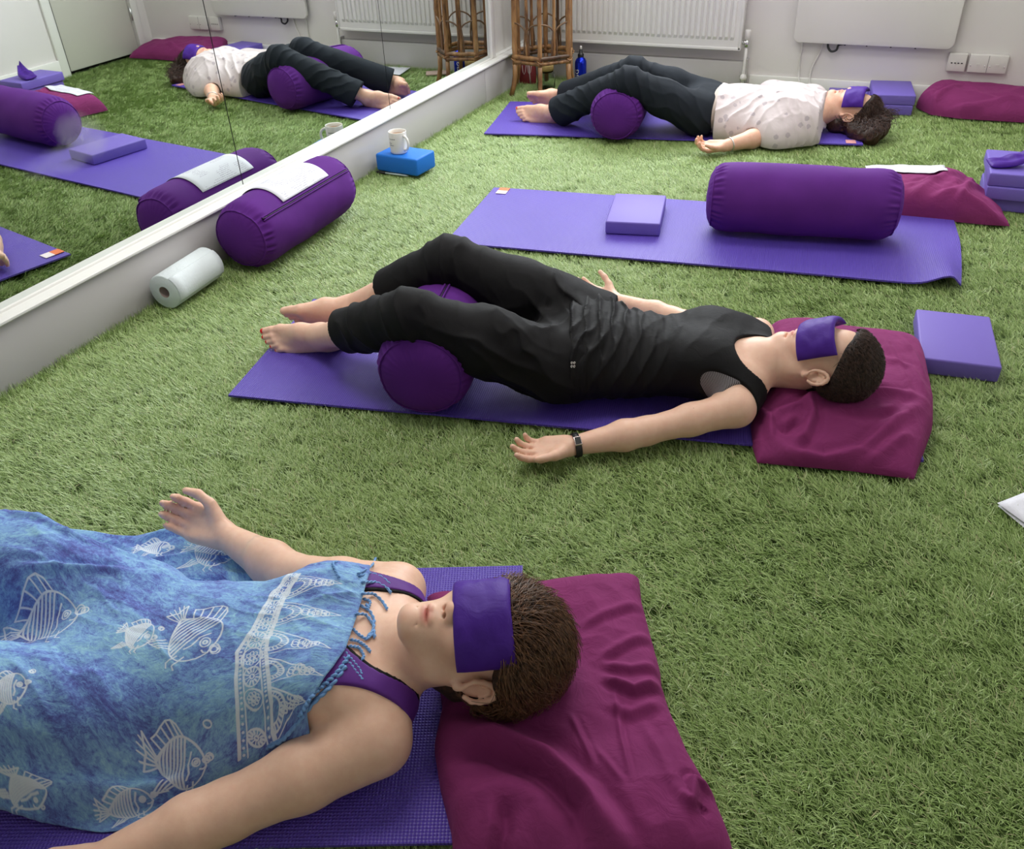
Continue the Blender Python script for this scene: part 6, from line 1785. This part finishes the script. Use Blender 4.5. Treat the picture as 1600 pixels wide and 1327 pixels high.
pil1, PG1 = pillow('maroon pillow under the head of the nearest woman',
       near=[(712, 1390, 0), (900, 1400, 0), (1155, 1385, 0)], far=[(664, 912, 0.045), (720, 914, 0.05), (800, 906, 0.055), (900, 891, 0.055), (1000, 884, 0.045)],
       left=[(712, 1390, 0), (706, 1310, 0.0), (688, 1235, 0.01), (678, 1170, 0.02), (690, 1100, 0.03), (672, 970, 0.04), (664, 912, 0.045)],
       right=[(1155, 1385, 0), (1140, 1327, 0), (1112, 1262, 0), (1075, 1200, 0), (1052, 1140, 0.005), (1034, 1085, 0.01), (1033, 1062, 0.015), (1018, 1000, 0.02), (1004, 940, 0.03), (1000, 884, 0.045)],
       Hh=lambda u, v: 0.082 - 0.012 * v, dents=[((790, 1010, 0.06), 0.11, 0.030)], seed=1, n=(230, 250), pw=9, nz=0.008,
       folds=[([(690, 1135, 0.07), (770, 1150, 0.08), (850, 1190, 0.08), (910, 1245, 0.08), (960, 1310, 0.08), (985, 1380, 0.08)], 0.026, 0.020), ([(690, 1185, 0.06), (760, 1180, 0.07), (840, 1215, 0.07), (900, 1275, 0.07), (915, 1350, 0.07)], -0.022, 0.015),
              ([(700, 1290, 0.06), (740, 1250, 0.07), (790, 1240, 0.07), (840, 1260, 0.07), (870, 1327, 0.07)], 0.012, 0.022), ([(770, 1370, 0.06), (790, 1300, 0.07), (790, 1255, 0.07)], -0.018, 0.013),
              ([(1022, 1000, 0.05), (975, 1010, 0.07), (930, 1035, 0.07)], 0.008, 0.010), ([(1034, 1078, 0.05), (990, 1085, 0.07), (940, 1062, 0.07)], 0.015, 0.009), ([(1030, 1050, 0.05), (985, 1050, 0.07), (935, 1040, 0.07)], 0.008, 0.009), ([(1040, 1110, 0.05), (985, 1120, 0.07), (945, 1105, 0.07)], 0.006, 0.010),
              ([(1010, 950, 0.05), (950, 960, 0.07), (900, 985, 0.07)], 0.006, 0.010), ([(960, 1080, 0.08), (970, 1150, 0.08), (985, 1220, 0.08)], 0.006, 0.005), ([(890, 1120, 0.08), (915, 1170, 0.08), (925, 1200, 0.08)], 0.007, 0.006), ([(930, 1170, 0.08), (975, 1230, 0.08)], 0.004, 0.006),
              ([(1060, 1250, 0.06), (1080, 1262, 0.07), (1085, 1228, 0.07), (1120, 1250, 0.05)], 0.018, 0.010), ([(1000, 1130, 0.07), (1030, 1190, 0.06), (1060, 1260, 0.06)], 0.005, 0.010), ([(700, 1075, 0.05), (760, 1110, 0.07), (830, 1120, 0.07)], 0.006, 0.012)])
pil2, PG2 = pillow('maroon pillow under the head of the woman in black',
       near=[(1183, 724, 0), (1260, 731, 0), (1330, 737, 0), (1428, 750, 0)], far=[(1203, 489, 0.062), (1260, 489, 0.066), (1340, 502, 0.066), (1441, 518, 0.05)],
       left=[(1183, 724, 0), (1176, 690, 0.015), (1174, 655, 0.03), (1208, 590, 0.045), (1206, 530, 0.055), (1203, 489, 0.062)], right=[(1428, 750, 0), (1441, 715, 0), (1456, 672, 0.005), (1457, 630, 0.015), (1448, 570, 0.03), (1441, 518, 0.05)],
       Hh=lambda u, v: 0.078 * (0.42 + 0.58 * np.clip(v / 0.42, 0, 1) ** 0.8) + 0 * u, dents=[((1310, 560, 0.06), 0.10, 0.018)], seed=2, n=(200, 180), pw=8, nz=0.007,
       folds=[([(1190, 665, 0.05), (1215, 640, 0.07), (1250, 628, 0.08), (1268, 618, 0.08), (1300, 612, 0.08), (1400, 618, 0.07), (1440, 640, 0.04)], 0.016, 0.014), ([(1262, 620, 0.07), (1270, 645, 0.07), (1258, 675, 0.06), (1235, 690, 0.05)], 0.016, 0.012),
              ([(1205, 680, 0.05), (1230, 700, 0.04), (1290, 712, 0.04), (1350, 700, 0.05), (1400, 665, 0.05), (1440, 650, 0.03)], 0.016, 0.016), ([(1215, 660, 0.06), (1230, 672, 0.05), (1252, 660, 0.05)], -0.016, 0.012), ([(1205, 690, 0.04), (1203, 660, 0.05), (1180, 645, 0.03)], 0.012, 0.010),
              ([(1345, 735, 0.01), (1375, 710, 0.04), (1420, 690, 0.03)], 0.012, 0.014), ([(1285, 640, 0.07), (1350, 650, 0.07), (1420, 655, 0.05)], -0.008, 0.014), ([(1400, 530, 0.06), (1425, 560, 0.06), (1442, 610, 0.04)], 0.008, 0.010), ([(1370, 560, 0.07), (1420, 585, 0.06), (1445, 640, 0.03)], 0.007, 0.012), ([(1375, 530, 0.07), (1400, 570, 0.07), (1425, 640, 0.05)], 0.005, 0.009)])
pil3, PG3 = pillow('maroon pillow behind the bolster, a handout sheet on it',
       near=[(1335, 332, 0), (1410, 340, 0), (1480, 346, 0), (1540, 352, 0), (1577, 354, 0)], far=[(1318, 263, 0.075), (1400, 260, 0.085), (1480, 266, 0.075), (1530, 288, 0.035), (1548, 300, 0.02)],
       left=[(1335, 332, 0), (1330, 300, 0.04), (1318, 263, 0.075)], right=[(1577, 354, 0), (1566, 335, 0), (1552, 318, 0.01), (1548, 300, 0.02)],
       Hh=lambda u, v: 0.10 * (1 - np.clip((u - 0.66) / 0.34, 0, 1) ** 1.2 * 0.80) + 0 * v, seed=3, n=(150, 110), pw=7, nz=0.008,
       folds=[([(1420, 330, 0.03), (1440, 300, 0.08), (1500, 270, 0.09)], 0.012, 0.020), ([(1440, 335, 0.02), (1490, 310, 0.07), (1540, 300, 0.03)], 0.010, 0.016), ([(1480, 340, 0.02), (1500, 320, 0.06), (1520, 285, 0.05)], 0.012, 0.014), ([(1575, 353, 0.01), (1530, 335, 0.03), (1490, 325, 0.04)], 0.014, 0.014), ([(1410, 310, 0.05), (1460, 290, 0.08)], 0.008, 0.014)])
pil4, PG4 = pillow('maroon pillow against the far wall at the right edge',
       near=[(1438, 172, 0), (1455, 180, 0), (1500, 186, 0), (1600, 192, 0), (1690, 200, 0)], far=[(1440, 148, 0.06), (1470, 128, 0.09), (1560, 132, 0.09), (1620, 138, 0.09), (1700, 150, 0.07)],
       left=[(1438, 172, 0), (1432, 162, 0.02), (1440, 148, 0.06)], right=[(1690, 200, 0), (1705, 178, 0.03), (1700, 150, 0.07)],
       Hh=lambda u, v: 0.135 * (0.72 + 0.28 * v) * (1 - 0.25 * u), seed=4, n=(150, 100), pw=4.0, nz=0.010,
       folds=[([(1445, 172, 0.03), (1470, 150, 0.08), (1500, 130, 0.12)], 0.014, 0.018), ([(1455, 178, 0.02), (1520, 160, 0.08), (1600, 150, 0.1)], 0.010, 0.018), ([(1490, 135, 0.12), (1560, 150, 0.1), (1620, 160, 0.08)], 0.008, 0.016), ([(1450, 172, 0.03), (1475, 178, 0.03), (1500, 172, 0.06)], 0.012, 0.012)])
# handout lying on the third pillow
c = [at(1353, 257, 0.112), at(1480, 263, 0.108), at(1487, 275, 0.108), at(1355, 264.5, 0.112)]
a_, b_ = at(1354, 265, 0.112), at(1486, 274.5, 0.108); dx = unit((b_ - a_) * [1, 1, 0]); dy = V3(-dx[1], dx[0], 0)
b_ = a_ + dx * 0.297; u = np.linspace(0, 1, 20)[:, None, None]; v = np.linspace(0, 1, 12)[None, :, None]
Pp = a_ + (b_ - a_) * u + dy * 0.11 * v; S3 = PG3.reshape(-1, 3)
zz_ = np.array([[S3[np.argsort(((S3[:, :2] - q[:2]) ** 2).sum(1))[:40], 2].max() for q in row] for row in Pp])
Pp[..., 2] = zz_ + 0.004
for _ in range(4): Pp[1:-1, 1:-1, 2] = np.maximum(zz_[1:-1, 1:-1] + 0.003, 0.25 * (Pp[2:, 1:-1, 2] + Pp[:-2, 1:-1, 2] + Pp[1:-1, 2:, 2] + Pp[1:-1, :-2, 2]))
o = uv_grid('paper_sheet', Pp, paper_mat('handout_print_c', True, 2.2, 0.5), thick=0.0006); tag(o, 'white handout sheet lying on the maroon pillow behind the bolster', 'paper')

# loose eye pillow on the stack of three
top = [o for o in C.objects if 'topmost of three' in o.get('label', '')][0]; oz = top.location.z + BH
nu, nv = 50, 26; T = np.zeros((nu, nv, 3)); Bm = np.zeros((nu, nv, 3))
for i, uu_ in enumerate(np.linspace(-1, 1, nu)):
    for j, vv_ in enumerate(np.linspace(-1, 1, nv)):
        prof = max(0, (1 - abs(uu_) ** 4) * (1 - abs(vv_) ** 4)) ** 0.55; wr = 0.003 * math.sin(uu_ * 7 + 2 * vv_) + 0.003 * math.sin(vv_ * 6 + uu_)
        lift = 0.012 + 0.055 * max(0, uu_) ** 2 + 0.018 * max(0, vv_) * (0.4 + max(0, uu_)) + 0.010 * math.exp(-((uu_ - 0.1) / 0.3) ** 2)
        x = uu_ * 0.085 * (1 - 0.22 * max(0, uu_)); y = vv_ * 0.043 * (1 - 0.75 * max(0, uu_) ** 1.5 - 0.25 * max(0, -uu_) ** 2)
        T[i, j] = (x, y, lift + 0.012 * prof + wr * (1 - abs(uu_))); Bm[i, j] = (x, y, max(0.001, lift - 0.010 * prof + wr * (1 - abs(uu_)) - 0.003))
I = np.arange(nu * nv).reshape(nu, nv); F = np.stack([I[:-1, :-1], I[1:, :-1], I[1:, 1:], I[:-1, 1:]], -1).reshape(-1, 4)
V = np.vstack([T.reshape(-1, 3), Bm.reshape(-1, 3)]); rim = np.concatenate([I[:, 0], I[-1, 1:], I[-2::-1, -1], I[0, -2:0:-1]]); r2 = np.roll(rim, -1)
ep = arr_mesh('eye_pillow', V, np.vstack([F, F[:, ::-1] + nu * nv, np.stack([rim, rim + nu * nv, r2 + nu * nv, r2], 1)]), M_silk)
q = at(1575, 260, oz); ep.location = (q[0] + 0.010, q[1] + 0.01, oz - 0.001); ep.rotation_euler.z = math.radians(20); tag(ep, 'purple eye pillow lying loose on the stack of three blocks', 'eye pillow', 'purple eye pillows')
# ------------------------------------------------------------------ artificial turf (one uncountable thing)
def turf_mat():
    t = NT('turf_blade'); t.set(Roughness=0.38); t.b.inputs['Specular IOR Level'].default_value = 0.6
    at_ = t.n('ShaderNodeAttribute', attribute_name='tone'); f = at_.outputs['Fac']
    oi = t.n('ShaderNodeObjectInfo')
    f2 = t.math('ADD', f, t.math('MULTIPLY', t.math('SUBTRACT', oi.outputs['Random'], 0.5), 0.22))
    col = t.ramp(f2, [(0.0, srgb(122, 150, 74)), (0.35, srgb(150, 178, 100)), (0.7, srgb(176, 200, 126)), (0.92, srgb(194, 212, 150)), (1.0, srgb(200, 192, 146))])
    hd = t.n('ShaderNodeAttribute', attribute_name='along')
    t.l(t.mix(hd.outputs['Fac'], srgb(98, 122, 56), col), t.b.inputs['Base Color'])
    return t.m


M_turf = turf_mat()
TURF_Z = -0.021
tuft_col = bpy.data.collections.new('turf_tufts')
lean_az = math.radians(172)


def make_tuft(seed, nb=92, upright=False):
    r_ = np.random.default_rng(seed); V = []; F = []; tone = []; along = []
    for b in range(nb):
        rr_ = 0.030 * math.sqrt(r_.random()); a = r_.random() * 2 * PI
        bx_, by_ = rr_ * math.cos(a), rr_ * math.sin(a)
        if upright: az = r_.random() * 2 * PI; L = r_.uniform(0.028, 0.047); lean0 = r_.uniform(0.05, 0.3); curl = r_.uniform(0.1, 0.5)
        else: az = lean_az + r_.normal(0, 0.75); L = r_.uniform(0.025, 0.040); lean0 = r_.uniform(0.45, 1.05); curl = r_.uniform(0.45, 1.0)
        w = r_.uniform(0.00055, 0.00095); tn = min(1, max(0, r_.normal(0.48, 0.24))); tw = r_.uniform(-0.9, 0.9)
        p = np.array([bx_, by_, 0.0]); N = 4; o = len(V)
        for i in range(N + 1):
            th = lean0 + curl * (i / N); d = np.array([math.sin(th) * math.cos(az), math.sin(th) * math.sin(az), math.cos(th)])
            sd = np.array([-math.sin(az), math.cos(az), 0]) * math.cos(tw) + np.array([0, 0, 1]) * math.sin(tw) * 0.4
            ww_ = w * (1 - 0.35 * (i / N) ** 2)
            if i < N:
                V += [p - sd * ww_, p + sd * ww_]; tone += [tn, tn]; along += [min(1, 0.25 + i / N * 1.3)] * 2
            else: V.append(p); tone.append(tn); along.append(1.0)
            p = p + d * (L / N)
        for i in range(N - 1): F.append((o + 2 * i, o + 2 * i + 1, o + 2 * i + 3, o + 2 * i + 2))
        F.append((o + 2 * N - 2, o + 2 * N - 1, o + 2 * N))
    me_ = bpy.data.meshes.new('tuft'); me_.from_pydata([tuple(v) for v in V], [], F); me_.update(); me_.materials.append(M_turf)
    me_.polygons.foreach_set('use_smooth', [True] * len(me_.polygons))
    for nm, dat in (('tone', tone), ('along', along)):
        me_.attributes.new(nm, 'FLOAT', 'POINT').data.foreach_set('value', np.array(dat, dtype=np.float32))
    o_ = bpy.data.objects.new('tuft_%02d' % seed, me_); tuft_col.objects.link(o_)


for sd in range(8): make_tuft(sd)
for sd in (8, 9): make_tuft(sd, 46, True)
gx = 0.0385; pts = []; rots = []; idx = []; scl = []
ys_ = np.arange(-1.7, ROOM_Y1 - 0.01, gx * 0.88); xs_ = np.arange(PX + 0.012, ROOM_X - 0.01, gx)
GX, GY = np.meshgrid(xs_, ys_); GX = GX + (np.arange(len(ys_))[:, None] % 2) * gx / 2
GX = GX + rng.uniform(-0.016, 0.016, GX.shape); GY = GY + rng.uniform(-0.016, 0.016, GX.shape)
px_, py_ = GX.ravel(), GY.ravel(); keep = (px_ > PX + 0.004) & (px_ < ROOM_X - 0.004)
for key, (mx_, my_, ma) in MATS.items():
    lx = (px_ - mx_) * math.cos(ma) + (py_ - my_) * math.sin(ma); ly = -(px_ - mx_) * math.sin(ma) + (py_ - my_) * math.cos(ma)
    keep &= ~((lx > 0.03) & (lx < MAT_L - 0.03 - (0.12 if key == 'empty' else 0)) & (ly > 0.03) & (ly < MAT_W - 0.03))
px_, py_ = px_[keep], py_[keep]; n_ = len(px_)
sw_ = vnoise2(px_, py_, 1.6, 5, 2) * 0.9 + rng.normal(0, 0.35, n_)
P_ = np.stack([px_, py_, np.full(n_, TURF_Z)], -1); R_ = np.stack([np.zeros(n_), np.zeros(n_), sw_], -1)
I_ = rng.integers(0, 8, n_); S_ = rng.uniform(0.85, 1.08, n_) + 0.06 * vnoise2(px_, py_, 3.0, 9)
# upright fringe where the turf meets the plinth and the walls
fr = []
for y in np.arange(-1.0, ROOM_Y1, 0.017): fr.append((PX + 0.004 + random.uniform(0, 0.014), y))
for x in np.arange(PX + 0.01, ROOM_X, 0.02): fr.append((x, ROOM_Y1 - 0.024 - (0.03 if x < 1.38 else 0) - random.uniform(0, 0.012)))
fr = np.array(fr); m_ = len(fr)
P_ = np.vstack([P_, np.column_stack([fr, np.full(m_, TURF_Z)])]); R_ = np.vstack([R_, np.column_stack([np.zeros((m_, 2)), rng.uniform(0, 6.28, m_)])])
I_ = np.concatenate([I_, rng.integers(8, 10, m_)]); S_ = np.concatenate([S_, rng.uniform(0.65, 1.0, m_)])
me = bpy.data.meshes.new('artificial_turf'); me.vertices.add(len(P_)); me.vertices.foreach_set('co', P_.astype(np.float32).ravel())
me.attributes.new('rot', 'FLOAT_VECTOR', 'POINT').data.foreach_set('vector', R_.astype(np.float32).ravel())
me.attributes.new('pick', 'INT', 'POINT').data.foreach_set('value', I_.astype(np.int32))
me.attributes.new('scl', 'FLOAT', 'POINT').data.foreach_set('value', S_.astype(np.float32))
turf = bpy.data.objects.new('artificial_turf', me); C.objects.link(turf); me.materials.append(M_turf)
tag(turf, 'short green artificial turf covering the whole floor', 'turf', kind='stuff')
ng = bpy.data.node_groups.new('turf', 'GeometryNodeTree')
ng.interface.new_socket('Geometry', in_out='INPUT', socket_type='NodeSocketGeometry'); ng.interface.new_socket('Geometry', in_out='OUTPUT', socket_type='NodeSocketGeometry')
gi = ng.nodes.new('NodeGroupInput'); go = ng.nodes.new('NodeGroupOutput'); ip = ng.nodes.new('GeometryNodeInstanceOnPoints'); ci = ng.nodes.new('GeometryNodeCollectionInfo')
ci.inputs['Collection'].default_value = tuft_col; ci.inputs['Separate Children'].default_value = True; ci.inputs['Reset Children'].default_value = True


def named(nm, typ):
    nd = ng.nodes.new('GeometryNodeInputNamedAttribute'); nd.data_type = typ; nd.inputs['Name'].default_value = nm
    return [s for s in nd.outputs if s.enabled and s.name == 'Attribute'][0]


e2r = ng.nodes.new('FunctionNodeEulerToRotation')
ng.links.new(named('rot', 'FLOAT_VECTOR'), e2r.inputs[0]); ng.links.new(e2r.outputs[0], ip.inputs['Rotation'])
ng.links.new(named('pick', 'INT'), ip.inputs['Instance Index']); ng.links.new(named('scl', 'FLOAT'), ip.inputs['Scale'])
ip.inputs['Pick Instance'].default_value = True
ng.links.new(gi.outputs[0], ip.inputs['Points']); ng.links.new(ci.outputs[0], ip.inputs['Instance']); ng.links.new(ip.outputs[0], go.inputs[0])
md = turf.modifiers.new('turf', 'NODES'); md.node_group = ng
